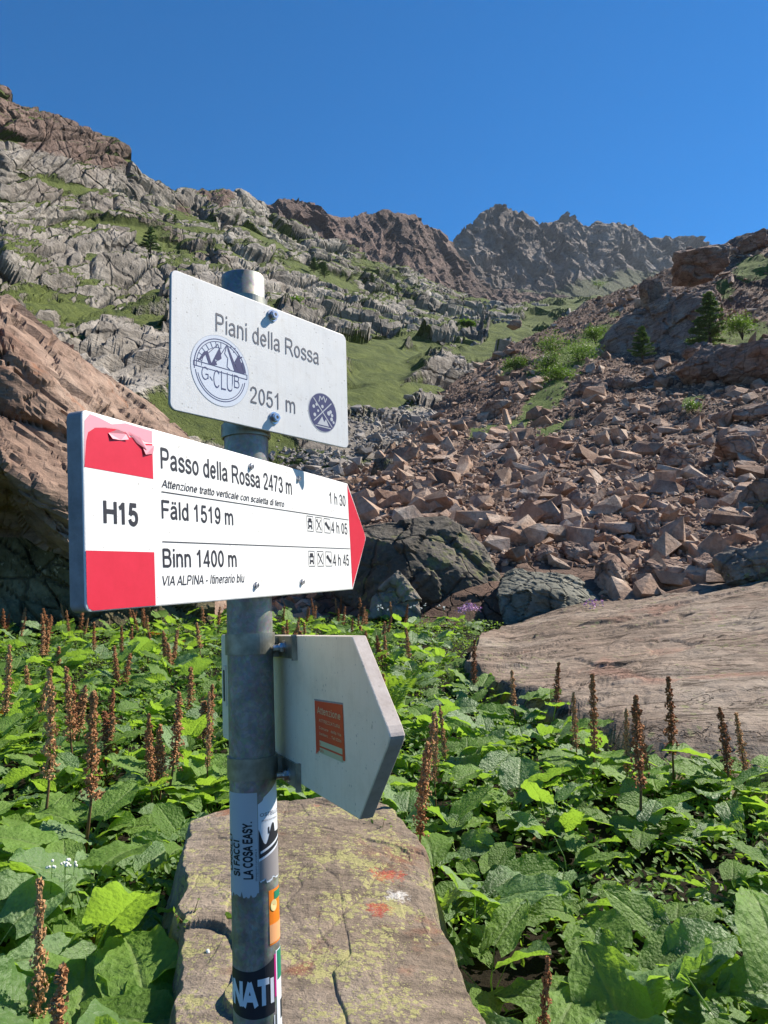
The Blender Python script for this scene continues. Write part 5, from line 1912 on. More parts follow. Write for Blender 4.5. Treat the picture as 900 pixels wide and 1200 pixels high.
# letters as pen strokes on a cap height of 1: advance, strokes (c = curved, l = straight)
GL = {
    ' ': (.39, []), '.': (.39, [('l', [(.19, 0), (.19, .14)])]), '-': (.48, [('l', [(.06, .36), (.42, .36)])]),
    '0': (.777, [('l', arc(.39, .5, .25, .435))]),
    '1': (.777, [('l', [(.42, 0), (.42, 1)]), ('l', [(.15, .72), (.28, .79), (.42, .93)])]),
    '2': (.777, [('c', [(.14, .7), (.17, .85), (.28, .93), (.4, .94), (.55, .9), (.63, .75), (.6, .62), (.45, .43), (.22, .21), (.13, .065)]), ('l', [(.1, .065), (.66, .065)])]),
    '3': (.777, [('c', [(.14, .73), (.2, .88), (.37, .94), (.54, .88), (.6, .74), (.54, .6), (.34, .54)]), ('c', [(.34, .54), (.56, .48), (.64, .32), (.6, .15), (.45, .06), (.32, .06), (.18, .13), (.12, .28)])]),
    '4': (.777, [('l', [(.53, 0), (.53, 1)]), ('l', [(.53, .95), (.09, .27), (.70, .27)])]),
    '5': (.777, [('l', [(.62, .93), (.23, .93), (.16, .46)]), ('c', [(.16, .48), (.28, .57), (.4, .59), (.56, .53), (.64, .36), (.6, .17), (.46, .06), (.32, .06), (.18, .13), (.12, .27)])]),
    '7': (.777, [('l', [(.10, .93), (.67, .93)]), ('c', [(.64, .92), (.48, .62), (.34, .3), (.28, 0)])]),
    '9': (.777, [('l', arc(.38, .66, .24, .28)), ('c', [(.62, .66), (.62, .42), (.56, .18), (.42, .06), (.28, .07), (.17, .15), (.15, .24)])]),
    'a': (.777, _a), 'ä': (.777, _a + [('l', [(.27, .83), (.27, .97)]), ('l', [(.51, .83), (.51, .97)])]),
    'b': (.777, [('l', [(.14, 0), (.14, 1)]), ('l', arc(.39, .37, .25, .305))]), 'd': (.777, [('l', [(.63, 0), (.63, 1)]), ('l', arc(.38, .37, .25, .305))]),
    'p': (.777, [('l', [(.14, -.28), (.14, .74)]), ('l', arc(.39, .37, .25, .305))]),
    'g': (.777, [('c', [(.63, .74), (.63, .2), (.6, -.12), (.4, -.23), (.16, -.14)]), ('l', arc(.38, .37, .25, .305))]),
    'c': (.698, [('l', arc(.38, .37, .25, .305, 45, 315))]), 'e': (.777, [('l', [(.14, .38), (.64, .38)]), ('l', arc(.39, .37, .25, .305, 0, 322))]),
    'f': (.39, [('c', [(.42, .94), (.3, .93), (.21, .84), (.21, .7), (.21, 0)]), ('l', [(.04, .68), (.39, .68)])]),
    'h': (.777, [('l', [(.14, 0), (.14, 1)]), ('c', _n)]), 'i': (.31, [('l', [(.155, 0), (.155, .74)]), ('l', [(.155, .86), (.155, 1)])]),
    'l': (.31, [('l', [(.155, 0), (.155, 1)])]), 'n': (.777, [('l', [(.14, 0), (.14, .74)]), ('c', _n)]),
    'm': (1.163, [('l', [(.14, 0), (.14, .74)]), ('c', [(.14, .46), (.2, .6), (.34, .675), (.48, .63), (.56, .48), (.56, .3), (.56, 0)]), ('c', [(.56, .46), (.63, .6), (.77, .675), (.92, .63), (.99, .48), (.99, .3), (.99, 0)])]),
    'o': (.777, [('l', arc(.39, .37, .26, .305))]), 'r': (.465, [('l', [(.14, 0), (.14, .74)]), ('c', [(.14, .45), (.2, .6), (.3, .67), (.44, .66)])]),
    's': (.698, [('c', _s)]), 't': (.39, [('c', [(.2, .94), (.2, .6), (.2, .2), (.25, .08), (.38, .06)]), ('l', [(.03, .68), (.37, .68)])]),
    'u': (.777, [('l', [(.62, 0), (.62, .74)]), ('c', [(.62, .28), (.56, .13), (.4, .06), (.22, .11), (.15, .26), (.15, .45), (.15, .74)])]),
    'v': (.698, [('l', [(.04, .74), (.35, .05)]), ('l', [(.35, .05), (.66, .74)])]), 'y': (.698, [('l', [(.04, .74), (.35, .05)]), ('l', [(.66, .74), (.3, -.15), (.1, -.22)])]),
    'z': (.698, [('l', [(.07, .68), (.6, .68), (.1, .065), (.64, .065)])]),
    'A': (.93, [('l', [(.05, 0), (.465, .97)]), ('l', [(.465, .97), (.88, 0)]), ('l', [(.2, .33), (.73, .33)])]),
    'B': (.93, [('l', [(.15, 0), (.15, 1)]), ('c', [(.15, .935), (.35, .935), (.53, .93), (.68, .86), (.71, .74), (.66, .6), (.52, .54), (.15, .54)]), ('c', [(.15, .54), (.52, .54), (.7, .48), (.78, .3), (.72, .13), (.55, .065), (.35, .065), (.15, .065)])]),
    'C': (1.0, [('l', arc(.52, .5, .4, .435, 42, 318))]), 'D': (1.0, [('l', [(.15, 0), (.15, 1)]), ('c', [(.15, .935), (.3, .935), (.5, .93), (.76, .83), (.88, .5), (.76, .17), (.5, .07), (.3, .065), (.15, .065)])]),
    'E': (.93, [('l', [(.15, 0), (.15, 1)]), ('l', [(.15, .935), (.84, .935)]), ('l', [(.15, .52), (.79, .52)]), ('l', [(.15, .065), (.86, .065)])]),
    'F': (.853, [('l', [(.16, 0), (.16, 1)]), ('l', [(.16, .935), (.8, .935)]), ('l', [(.16, .5), (.72, .5)])]),
    'G': (1.08, [('l', arc(.54, .5, .42, .435, 42, 318)), ('l', [(.58, .45), (.93, .45), (.93, .14)])]),
    'H': (1.0, [('l', [(.15, 0), (.15, 1)]), ('l', [(.86, 0), (.86, 1)]), ('l', [(.15, .53), (.86, .53)])]), 'I': (.388, [('l', [(.19, 0), (.19, 1)])]),
    'L': (.777, [('l', [(.14, 0), (.14, 1)]), ('l', [(.14, .065), (.74, .065)])]),
    'N': (1.0, [('l', [(.15, 0), (.15, 1)]), ('l', [(.15, .95), (.85, .05)]), ('l', [(.85, 0), (.85, 1)])]),
    'O': (1.08, [('l', arc(.54, .5, .43, .435))]), 'P': (.93, [('l', [(.16, 0), (.16, 1)]), ('c', [(.16, .935), (.35, .935), (.55, .93), (.72, .87), (.77, .71), (.72, .54), (.55, .485), (.35, .48), (.16, .48)])]),
    'R': (1.0, [('l', [(.16, 0), (.16, 1)]), ('c', [(.16, .935), (.35, .935), (.6, .93), (.77, .86), (.81, .72), (.75, .56), (.58, .49), (.35, .48), (.16, .48)]), ('l', [(.5, .48), (.62, .42), (.92, 0)])]),
    'S': (.93, [('c', [(x * 1.3 + .02, (y - .06) * 1.42 + .06) for x, y in _s])]), 'T': (.853, [('l', [(.43, 0), (.43, 1)]), ('l', [(.04, .935), (.82, .935)])]),
    'U': (1.0, [('c', [(.15, 1), (.15, .6), (.15, .35), (.24, .13), (.5, .06), (.77, .13), (.86, .35), (.86, .6), (.86, 1)])]),
    'V': (.93, [('l', [(.04, 1), (.465, .05)]), ('l', [(.465, .05), (.89, 1)])]), 'Y': (.93, [('l', [(.05, 1), (.465, .45), (.465, 0)]), ('l', [(.465, .45), (.88, 1)])]),
    'Z': (.853, [('l', [(.08, .935), (.76, .935), (.08, .065), (.8, .065)])]),
}


def text_geo(body, size, weight=.13, shear=0.0, fit=None, cuts=0):
    """letters drawn as flat ribbons: (verts, faces); size = cap height in mm, fit = total width in mm"""
    V, F = [], []
    x0 = 0
    zz = 0
    for ch in body:
        adv, strokes = GL[ch]
        for typ, pts in strokes:
            pts = [Vector((p[0], p[1])) for p in pts]
            if typ == 'c':
                q = []
                for i in range(len(pts) - 1):
                    p0, p1, p2, p3 = pts[max(i - 1, 0)], pts[i], pts[i + 1], pts[min(i + 2, len(pts) - 1)]
                    for k in range(4):
                        t = k / 4
                        q.append(.5 * ((2 * p1) + (p2 - p0) * t + (2 * p0 - 5 * p1 + 4 * p2 - p3) * t * t + (3 * p1 - p0 - 3 * p2 + p3) * t ** 3))
                pts = q + [pts[-1]]
            if cuts:
                q = [pts[0]]
                for p in pts[1:]:
                    m_ = max(1, int((p - q[-1]).length / .12))
                    o_ = q[-1]
                    q += [o_ + (p - o_) * (k + 1) / m_ for k in range(m_)]
                pts = q
            closed = (pts[0] - pts[-1]).length < 1e-4
            if closed:
                pts = pts[:-1]
            n = len(pts)
            o = len(V)
            zz = (zz + 1) % 3
            for i, p in enumerate(pts):
                pa, pb = (pts[i - 1], pts[(i + 1) % n]) if closed else (pts[max(i - 1, 0)], pts[min(i + 1, n - 1)])
                t1 = (p - pa).normalized() if (p - pa).length > 1e-6 else None
                t2 = (pb - p).normalized() if (pb - p).length > 1e-6 else None
                t1 = t1 or t2
                t2 = t2 or t1
                nn = Vector((-t1.y - t2.y, t1.x + t2.x))
                nn = nn / max(nn.length_squared / 2, .6) * weight / 2
                for sg in (1, -1):
                    v = p + nn * sg
                    V.append(((v.x + x0 + shear * v.y), v.y, zz * .012 / size))
            for i in range(n if closed else n - 1):
                j = (i + 1) % n
                F.append((o + 2 * i, o + 2 * i + 1, o + 2 * j + 1, o + 2 * j))
        x0 += adv
    V = np.array(V) * size
    w0, w1 = V[:, 0].min(), V[:, 0].max()
    V[:, 0] -= w0
    if fit:
        V[:, 0] *= fit / (w1 - w0)
    return V, F


def put_text(mb, body, x, y, cap, fit=None, m=0, z=.35, **kw):
    V, F = text_geo(body, cap, fit=fit, **kw)
    mb.add([(v[0] + x, v[1] + y, z + v[2]) for v in V], F, m)


def rounded(x0, y0, x1, y1, r, n=6):
    out = []
    for cx, cy, a0 in ((x1 - r, y0 + r, -90), (x1 - r, y1 - r, 0), (x0 + r, y1 - r, 90), (x0 + r, y0 + r, 180)):
        for k in range(n + 1):
            a = math.radians(a0 + 90 * k / n)
            out.append((cx + r * math.cos(a), cy + r * math.sin(a)))
    return out


def plate_mesh(pts, th, mats, bev=1.0):
    """sign plate: painted face (slot 0), edge (slot 1), back (slot 2); face at z=0"""
    c = (sum(p[0] for p in pts) / len(pts), sum(p[1] for p in pts) / len(pts))
    n = len(pts)

    def ins(d):
        out = []
        for i in range(n):
            a, b, q = Vector(pts[i - 1]), Vector(pts[i]), Vector(pts[(i + 1) % n])
            t1, t2 = (b - a).normalized(), (q - b).normalized()
            n1, n2 = Vector((-t1.y, t1.x)), Vector((-t2.y, t2.x))
            v = (n1 + n2)
            v = v / max(v.length_squared / 2, .3)
            out.append((b.x + v.x * d, b.y + v.y * d))
        return out
    mb = MB()
    i1, i2 = ins(bev), ins(bev * .3)
    rings = [(i1, 0.0), (i2, -bev * .3), (pts, -bev), (pts, -th + bev), (i1, -th)]
    V = []
    for rg, z in rings:
        V += [(p[0], p[1], z) for p in rg]
    mb.V = V
    for k in range(len(rings) - 1):
        for i in range(n):
            j = (i + 1) % n
            mb.F.append((k * n + i, (k + 1) * n + i, (k + 1) * n + j, k * n + j))
            mb.M.append(0 if k < 2 else 1)
    mb.F.append(tuple(range(n)))
    mb.M.append(0)
    mb.F.append(tuple(range(4 * n, 5 * n))[::-1])
    mb.M.append(2)
    return mb.mesh('sign_plate', mats)


def ring_pts(cx, cy, r, n=48, a0=0, a1=360):
    return [(cx + r * math.cos(math.radians(a0 + (a1 - a0) * k / n)), cy + r * math.sin(math.radians(a0 + (a1 - a0) * k / n))) for k in range(n + (0 if a1 - a0 == 360 else 1))]


def ring(mb, cx, cy, r0, r1, z, m=0, a0=0, a1=360, n=48):
    a, b = ring_pts(cx, cy, r0, n, a0, a1), ring_pts(cx, cy, r1, n, a0, a1)
    full = a1 - a0 == 360
    k = len(a)
    for i in range(k if full else k - 1):
        j = (i + 1) % k
        mb.add([(a[i][0], a[i][1], z), (b[i][0], b[i][1], z), (b[j][0], b[j][1], z), (a[j][0], a[j][1], z)], [(0, 1, 2, 3)], m)


def line(mb, p, q, w, z, m=0):
    d = Vector((q[0] - p[0], q[1] - p[1]))
    n_ = Vector((-d.y, d.x)).normalized() * w / 2
    mb.add([(p[0] - n_.x, p[1] - n_.y, z), (q[0] - n_.x, q[1] - n_.y, z), (q[0] + n_.x, q[1] + n_.y, z), (p[0] + n_.x, p[1] + n_.y, z)], [(0, 1, 2, 3)], m)


def frame_rect(mb, x0, y0, x1, y1, w, z, m=0):
    line(mb, (x0, y0), (x1, y0), w, z, m)
    line(mb, (x0, y1), (x1, y1), w, z, m)
    line(mb, (x0, y0 + w), (x0, y1 - w), w, z + .02, m)
    line(mb, (x1, y0 + w), (x1, y1 - w), w, z + .02, m)


def bolt_mesh(r=8.5, hexr=6.2, h=5, washer=True, shaft=0, mats=None):
    mb = MB()
    if washer:
        mb.prism(ring_pts(0, 0, r, 24), 0.05, 1.6)
    mb.prism(ring_pts(0, 0, hexr, 6), 1.6, 1.6 + h)
    mb.prism(ring_pts(0, 0, hexr * .78, 20), 1.6 + h, 2.3 + h)
    mb.flat(ring_pts(0, 0, hexr * .42, 6), 2.36 + h, 1)
    if shaft:
        mb.prism(ring_pts(0, 0, hexr * .6, 16), 1.6 + h, 1.6 + h + shaft)
    return mb.mesh('bolt', mats or [M['bolt'], M['dark']])


# ---- pole
def pole():
    mb = MB()
    n = 64
    t0, t1 = tb, .474
    zs = list(np.linspace(t0, t1, 12))
    for k, z in enumerate(zs):
        mb.V += [(PR_ * math.cos(2 * math.pi * j / n), PR_ * math.sin(2 * math.pi * j / n), z) for j in range(n)]
    for k in range(len(zs) - 1):
        for j in range(n):
            mb.F.append((k * n + j, k * n + (j + 1) % n, (k + 1) * n + (j + 1) % n, (k + 1) * n + j))
            mb.M.append(0)
    # rim and inside of the open tube
    o = len(mb.V)
    for rr, z in ((PR_ - .001, t1 + .0008), (PR_ - .0035, t1 + .0004), (PR_ - .0035, t1 - .03)):
        mb.V += [(rr * math.cos(2 * math.pi * j / n), rr * math.sin(2 * math.pi * j / n), z) for j in range(n)]
    prev = (len(zs) - 1) * n
    for q in range(3):
        b = o + q * n
        for j in range(n):
            mb.F.append((prev + j, prev + (j + 1) % n, b + (j + 1) % n, b + j))
            mb.M.append(1 if q == 2 else 0)
        prev = b
    mb.F.append(tuple(range(o + 2 * n, o + 3 * n)))
    mb.M.append(1)
    me = mb.mesh('pole', [M['steel'], M['dark']], False)
    sm = np.zeros(len(me.polygons), bool)
    sm[:(len(zs) - 1) * n] = True
    me.polygons.foreach_set('use_smooth', sm)
    return put('pole', me, POLE)


POLE_O = pole()

# ---- upper sign
W1, H1 = 315.2, 177.6
up = put('name_plate', plate_mesh(rounded(0, 0, W1, H1, 9), 4.5, [M['greywhite'], M['edge'], M['back']], .8), UP @ MM)
mb = MB()
put_text(mb, 'Piani della Rossa', 67.5, 116, 25, fit=187, weight=.11)
put_text(mb, '2051 m', 124.5, 33, 23.2, fit=81, weight=.11)
put('lettering', mb.mesh('lettering', [M['grey_ink']]), Matrix.Identity(4), up)
for bx_, by_ in ((164.2, 165.2), (165.5, 19.6)):
    put('bolt', bolt_mesh(), Matrix.Translation((bx_, by_, 0)), up)
# round club sticker
mb = MB()
cx, cy = 75.5, 65.0
mb.flat(ring_pts(cx, cy, 46.5, 60), .25, 0)
ring(mb, cx, cy, 46.0, 46.6, .32, 2, n=60)
ring(mb, cx, cy, 40.6, 41.8, .42, 1, 8, 188, 40)
ring(mb, cx, cy, 37.6, 38.4, .42, 1, 8, 182, 40)
ring(mb, cx, cy, 39.4, 40.4, .42, 1, 190, 350, 40)
ring(mb, cx, cy, 36.6, 37.4, .42, 1, 196, 346, 40)
ring(mb, cx, cy, 29.8, 30.5, .42, 1, 88, 180, 24)
for a in range(90, 181, 13):
    c_, s_ = math.cos(math.radians(a)), math.sin(math.radians(a))
    line(mb, (cx + 30.4 * c_, cy + 30.4 * s_), (cx + 37.6 * c_, cy + 37.6 * s_), .8, .44, 1)
for yy_ in (5.8, -.4):
    line(mb, (cx - 42, cy + yy_ - 1.5), (cx + 43, cy + yy_ - 1.5), .9, .46, 1)
line(mb, (cx - 42, cy + 4.4), (cx - 42, cy - 2.0), .9, .47, 1)
line(mb, (cx + 43, cy + 4.4), (cx + 43, cy - 2.0), .9, .47, 1)
yb_ = cy + 4.6
for pg in ([(-34, 0), (-25, 14), (-19, 17), (-12, 0), (-17, 0), (-22, 11), (-28, 4), (-33, 0)],
           [(-14, 0), (-3, 21), (0, 26), (3, 12), (-2, 8), (-8, 9), (-4, 2), (-9, 0)],
           [(12, 33), (14, 30), (30, 0), (24, 0), (13, 26)],
           [(30, 0), (24, 9), (28, 19), (31, 24), (40, 0), (36, 0)], [(35, 10), (37, 16), (42, 2), (40, 0)]):
    mb.flat([(cx - 2 + a, yb_ + b) for a, b in pg][::-1], .45, 1)
for a, b in (((-9, 0), (12, 33)), ((12, 33), (8, 20)), ((8, 20), (13, 15)), ((13, 15), (12, 3)), ((12, 3), (17, 0)), ((-20, 12), (-8, 24)), ((-8, 24), (-3, 30)), ((-3, 30), (2, 18)), ((23, 10), (30, 22))):
    line(mb, (cx - 2 + a[0], yb_ + a[1]), (cx - 2 + b[0], yb_ + b[1]), .9, .5, 1)
for a, b in ((18, 31), (23, 26), (29, 27), (33, 20), (25, 31), (36, 22)):
    mb.flat(ring_pts(cx - 2 + a, yb_ + b, 1.0, 8), .45, 1)
V, F = text_geo('G-CLUB', 25, fit=60, weight=.075)
mb.add([(cx - 30 + v[0], cy + .2 - 25 + v[1] - (0 if 14 < v[0] < 48 else -7 * (1 - v[1] / 25)), .45 + v[2]) for v in V], F, 1)
put('round_sticker', mb.mesh('round_sticker', [M['sticker_white'], M['navy'], M['sticker_grey']]), Matrix.Identity(4), up)
# dark round badge
mb = MB()
cx, cy, rr = 261, 45.5, 28.5
mb.flat(ring_pts(cx, cy, rr, 48), .3, 0)
ring(mb, cx, cy, rr - .1, rr + .9, .28, 2, n=48)
line(mb, (cx - 19, cy + 19), (cx + 19, cy - 19), 1.5, .42, 1)
line(mb, (cx - 19, cy - 15), (cx + 18, cy + 17), 1.5, .46, 1)
for a, b, r_ in ((-19, 6, 2.6), (-13, 10, 2.4), (-10, 1, 2.0), (-17, -6, 2.8), (-1, 9, 2.6), (12, 1, 3.4), (16, 4, 2.8), (19, -1, 2.6), (18, -7, 3.0), (22, -11, 2.2)):
    mb.flat(ring_pts(cx + a, cy + b, r_, 9), .42, 1)
mb.flat([(cx + a, cy + b) for a, b in ((-12, -19), (12, -19), (6, -9), (2, -14), (-2, -6), (-7, -13))][::1], .42, 1)
for a0, b0, a1, b1 in ((-8, 15, -6, 24), (-6, 24, -2, 19), (-2, 19, 2, 25), (2, 25, 5, 16), (5, 16, 8, 23), (-16, -21.5, 16, -21.5)):
    line(mb, (cx + a0, cy + b0), (cx + a1, cy + b1), 1.4, .48, 1)
put('round_badge', mb.mesh('round_badge', [M['navy'], M['sticker_grey'], M['sticker_grey']]), Matrix.Identity(4), up)


def clamp_band(tc, h, r_out=.0335, th=.0022, name='clamp_band', ang=(0, 360)):
    mb = MB()
    n = 48
    a0, a1 = math.radians(ang[0]), math.radians(ang[1])
    full = ang[1] - ang[0] >= 360
    m_ = n if full else n + 1
    sec = [(r_out - th, tc - h / 2), (r_out, tc - h / 2), (r_out, tc + h / 2), (r_out - th, tc + h / 2)]
    for j in range(m_):
        a = a0 + (a1 - a0) * j / n
        for r_, z_ in sec:
            mb.V.append((r_ * math.cos(a), r_ * math.sin(a), z_))
    for j in range(n):
        b = ((j + 1) % m_) * 4
        for k in range(4):
            mb.F.append((j * 4 + k, b + k, b + (k + 1) % 4, j * 4 + (k + 1) % 4))
            mb.M.append(0)
    return mb.mesh(name, [M['zinc']])


# clamps behind the two front signs (mostly hidden), seen below the upper sign
for tc in (.2515, .43):
    c = put('clamp_band', clamp_band(tc, .018), POLE)
    mb = MB()
    Mrel = POLE.inverted() @ UP @ MM
    by_ = 19.6 if tc < .3 else 165.2
    V = []
    b = MB()
    b.box((110, by_ - 13, -12), (196, by_ + 9, -5.2))
    put('clamp_plate', mesh('clamp_plate', [tuple(Mrel @ Vector(v)) for v in b.V], b.F, [M['zinc']]), Matrix.Identity(4), c)
for tc in (.045, .16):
    put('clamp_band', clamp_band(tc, .018), POLE)

# ---- middle sign: arrow to the right with red and white ends
W2, H2, T2 = 653.4, 177.8, 731.8


def arrow_pts(w, h, t, r=7, n=5):
    out = []
    out += [(w, 0.0), (t - 6, h / 2 - 9), (t - 1.5, h / 2 - 3), (t, h / 2), (t - 1.5, h / 2 + 3), (t - 6, h / 2 + 9), (w, h)]
    for cx_, cy_, a0 in ((r, h - r, 90), (r, r, 180)):
        for k in range(n + 1):
            a = math.radians(a0 + 90 * k / n)
            out.append((cx_ + r * math.cos(a), cy_ + r * math.sin(a)))
    return out


mid = put('direction_plate', plate_mesh(arrow_pts(W2, H2, T2), 18, [M['white'], M['edge'], M['back']], 1.6), LO_ @ MM, label='long white arrow sign pointing right with red and white ends')
mb = MB()
mb.flat([(1.5, 126.5), (102.3, 126.5), (102.3, 162), (90, 160.5), (80, 165), (66, 163), (60, 166.5), (44, 167.5), (30, 166), (16, 163.5), (7, 158), (4.5, 150)], .22)
put('red_field', mb.mesh('red_field', [M['red']]), Matrix.Identity(4), mid)
mb = MB()
mb.flat([(8.4, 1.2), (100.4, 1.2), (100.4, 53.4), (1.2, 53.4), (1.2, 8), (3.3, 3.3)], .22)
put('red_field', mb.mesh('red_field', [M['red']]), Matrix.Identity(4), mid)
mb = MB()
mb.flat([(650.6, 2.5), (T2 - 8.5, H2 / 2 - 8.6), (T2 - 3.2, H2 / 2), (T2 - 8.5, H2 / 2 + 8.6), (650.6, H2 - 2.5)], .22)
put('red_field', mb.mesh('red_field', [M['red']]), Matrix.Identity(4), mid)
mb = MB()
mb.flat([(1.5, 128), (4.3, 150), (7, 158), (16, 163.7), (30, 166.3), (44, 168), (60, 167), (66, 164), (80, 166), (90, 162), (102.3, 163), (102.3, 175.0), (60, 175.5), (40, 171), (22, 174), (10, 175), (3, 168)], .20)
for pg in ([(34, 162), (46, 167), (60, 165), (62, 160), (52, 158), (38, 157)], [(64, 168), (80, 164), (92, 158), (90, 154), (76, 159)], [(84, 158), (102.3, 160), (102.3, 152), (88, 149)]):
    mb.add([(x_, y_, .8 + (k_ % 2) * 1.6) for k_, (x_, y_) in enumerate(pg)], [tuple(range(len(pg)))[::-1]], 0)
put('peeled_print', mb.mesh('peeled_print', [M['pinkred']]), Matrix.Identity(4), mid)
mb = MB()
put_text(mb, 'H15', 25.4, 78.5, 20.5, fit=50.5, weight=.21)
put_text(mb, 'Passo della Rossa 2473 m', 116, 139, 21.8, fit=313, weight=.145)
put_text(mb, 'Attenzione tratto verticale con scaletta di ferro', 116, 119.6, 8.4, fit=286, shear=.22, weight=.15)
put_text(mb, 'Fäld 1519 m', 115, 87.8, 19.0, fit=145, weight=.15)
put_text(mb, 'Binn 1400 m', 114.5, 38.4, 19.0, fit=150, weight=.15)
put_text(mb, 'VIA ALPINA - Itinerario blu', 113, 19.8, 10.2, fit=169, shear=.22, weight=.13)
put_text(mb, '1 h 30', 568, 137.3, 18.5, fit=70, weight=.13)
put_text(mb, '4 h 05', 569, 91, 18.5, fit=71, weight=.13)
put_text(mb, '4 h 45', 569.5, 39.4, 18.5, fit=71, weight=.13)
line(mb, (115.5, 115.0), (647.5, 115.8), 1.1, .35)
line(mb, (114.5, 64.2), (648.3, 67.6), 1.1, .35)
for yo in (90.4, 39.0):
    frame_rect(mb, 476, yo, 499, yo + 22, .9, .36)
    frame_rect(mb, 508, yo, 532.5, yo + 22, .9, .36)
    frame_rect(mb, 541, yo, 565.5, yo + 22, .9, .36)
    # bus seen from the front
    for r_ in ((480, 3, 484, 6), (491, 3, 495, 6), (481, 6, 494, 9), (479.5, 13, 495.5, 15), (482, 15, 493, 19), (480.5, 9, 482.5, 13), (492.5, 9, 494.5, 13)):
        mb.flat([(r_[0], yo + r_[1]), (r_[2], yo + r_[1]), (r_[2], yo + r_[3]), (r_[0], yo + r_[3])], .38)
    # crossed knife and fork
    line(mb, (512, yo + 3), (529, yo + 19), 1.7, .38)
    line(mb, (512, yo + 19), (529, yo + 3), 1.7, .42)
    mb.flat([(511, yo + 17), (513, yo + 15), (516, yo + 18.5), (514, yo + 20)][::1], .46)
    # bed
    mb.flat([(544, yo + 15), (550, yo + 18), (554, yo + 14), (562, yo + 9), (561, yo + 5), (556, yo + 6), (549, yo + 11), (545, yo + 12)][::-1], .38)
    line(mb, (560, yo + 4), (563, yo + 10), 1.5, .44)
put('lettering', mb.mesh('lettering', [M['ink']]), Matrix.Identity(4), mid)
for bx_, by_ in ((307.9, 164.0), (451.4, 164.2), (309.0, 15.4), (447.2, 16.7)):
    b = bolt_mesh(4.6, 3.4, 2.2, True, 0, [M['bolt'], M['dark']])
    put('screw', b, Matrix.Translation((bx_, by_, 0)), mid)

# ---- lower sign seen from behind
W3, H3, T3 = 672.0, 182.0, 759.4
# its visible back face is z=0 of frame BK, the body goes away from the viewer
back = put('direction_plate', plate_mesh(arrow_pts(W3, H3, T3), 16, [M['back'], M['edge_brown'], M['white']], 1.2), BK @ MM, label='arrow sign seen from its plain beige back')
mb = MB()
mb.add([(541.5, 51, .5), (638.8, 51.8, .5), (637.8, 109.8, .5), (541.5, 106.6, .5)], [(0, 1, 2, 3)], 0)
mb.add([(545, 46, 2.2), (541.5, 51, .5), (552, 51, .5)], [(0, 2, 1)], 0)
mb.add([(541, 106.7, .45), (638.2, 110, .45), (638.8, 111.8, .45), (540, 108.6, .45)], [(0, 1, 2, 3)], 3)
put_text(mb, 'Attenzione', 551, 93, 8.0, fit=79, m=1, z=.75)
put_text(mb, 'ATTREZZATURA', 556, 84, 3.6, fit=72, m=1, z=.75)
put_text(mb, 'Comune   della Via', 556, 76, 3.2, fit=74, m=1, z=.75)
put_text(mb, 'Sentiero ... Tel 0324', 556, 69.5, 3.2, fit=74, m=1, z=.75)
for y0 in (63.2, 55.2):
    mb.add([(556, y0 - 6, .7), (632, y0 - 5.6, .7), (632, y0 + .4, .7), (556, y0, .7)], [(0, 1, 2, 3)], 2)
put_text(mb, 'N', 558, 58.2, 3.4, m=0, z=.85)
put_text(mb, 'DATA', 558, 50.6, 3.2, m=0, z=.85)
put('warning_sticker', mb.mesh('warning_sticker', [M['warn'], M['warn_text'], M['warn_field'], M['edge']]), Matrix.Identity(4), back)
# small rectangular socket on the far end of the plate
mb = MB()
mb.box((22, 58, .1), (44, 128, 2.5))
mb.box((28, 66, 2.6), (38, 120, 3.4), 1)
put('socket', mb.mesh('socket', [M['back'], M['dark']]), Matrix.Identity(4), back)

BKi = POLE.inverted() @ BK @ MM
for (bx_, by_, tc, y0, y1) in ((382.8, 166.4, -.036, 151, 183), (387.3, 3.8, -.1935, -9, 25)):
    c = put('clamp_band', clamp_band(tc, .027, .0328), POLE)
    # flange running from the band out to the plate and flat along it
    mb = MB()
    mb.box((330, y0 + 2, .3), (474, y1 - 2, 3.0))            # foot plate lying on the sign
    mb.box((472, y0, .2), (476.5, y1, 6.5))                  # turned-up end
    mb.box((340, y0 + 3, 3.0), (400, y1 - 3, 11.0))          # tab of the band
    me = mesh('flange', [tuple(BKi @ Vector(v)) for v in mb.V], mb.F, [M['zinc']])
    put('flange', me, Matrix.Identity(4), c)
    put('bolt', bolt_mesh(9, 6.6, 5, True, 9), BKi @ Matrix.Translation((428, by_ + .5, 3.0)), c)


# ---- stickers wrapped round the pole
def wrap(pts, rad):
    """(s mm to the right round the pole from the camera-facing line, t m along it)"""
    out = []
    for s, t in pts:
        a = s / 1000 / PR_ - math.pi / 2
        out.append((rad * math.cos(a), rad * math.sin(a), t))
    return out


def wrap_patch(mb, s0, s1, tf0, tf1, rad, m, n=18, nt=4):
    """patch between two edge functions of s"""
    V, F = [], []
    for i in range(n + 1):
        s = s0 + (s1 - s0) * i / n
        a, b = tf0(s), tf1(s)
        for j in range(nt + 1):
            V.append((s, a + (b - a) * j / nt))
    for i in range(n):
        for j in range(nt):
            q = i * (nt + 1) + j
            F.append((q, q + nt + 1, q + nt + 2, q + 1))
    mb.add(wrap(V, rad), F, m)


def wrap_text(mb, body, cap, fit, s_base, t_start, rad, m, rot=True, weight=.13):
    V, F = text_geo(body, cap, fit=fit, weight=weight, cuts=1)
    if rot:
        pts = [(s_base - v[1], t_start + v[0] / 1000) for v in V]
    else:
        pts = [(s_base + v[0], t_start + v[1] / 1000) for v in V]
    mb.add([wrap([p_], rad + v[2] / 1000)[0] for p_, v in zip(pts, V)], F, m)


R0 = PR_ + .0003
rj = random.Random(4)
jag = {k: rj.uniform(-.004, .004) for k in range(-60, 60)}


def jf(base, sl=0.0, amp=1.0):
    return lambda s: base + sl * s + jag[int(s // 3)] * amp


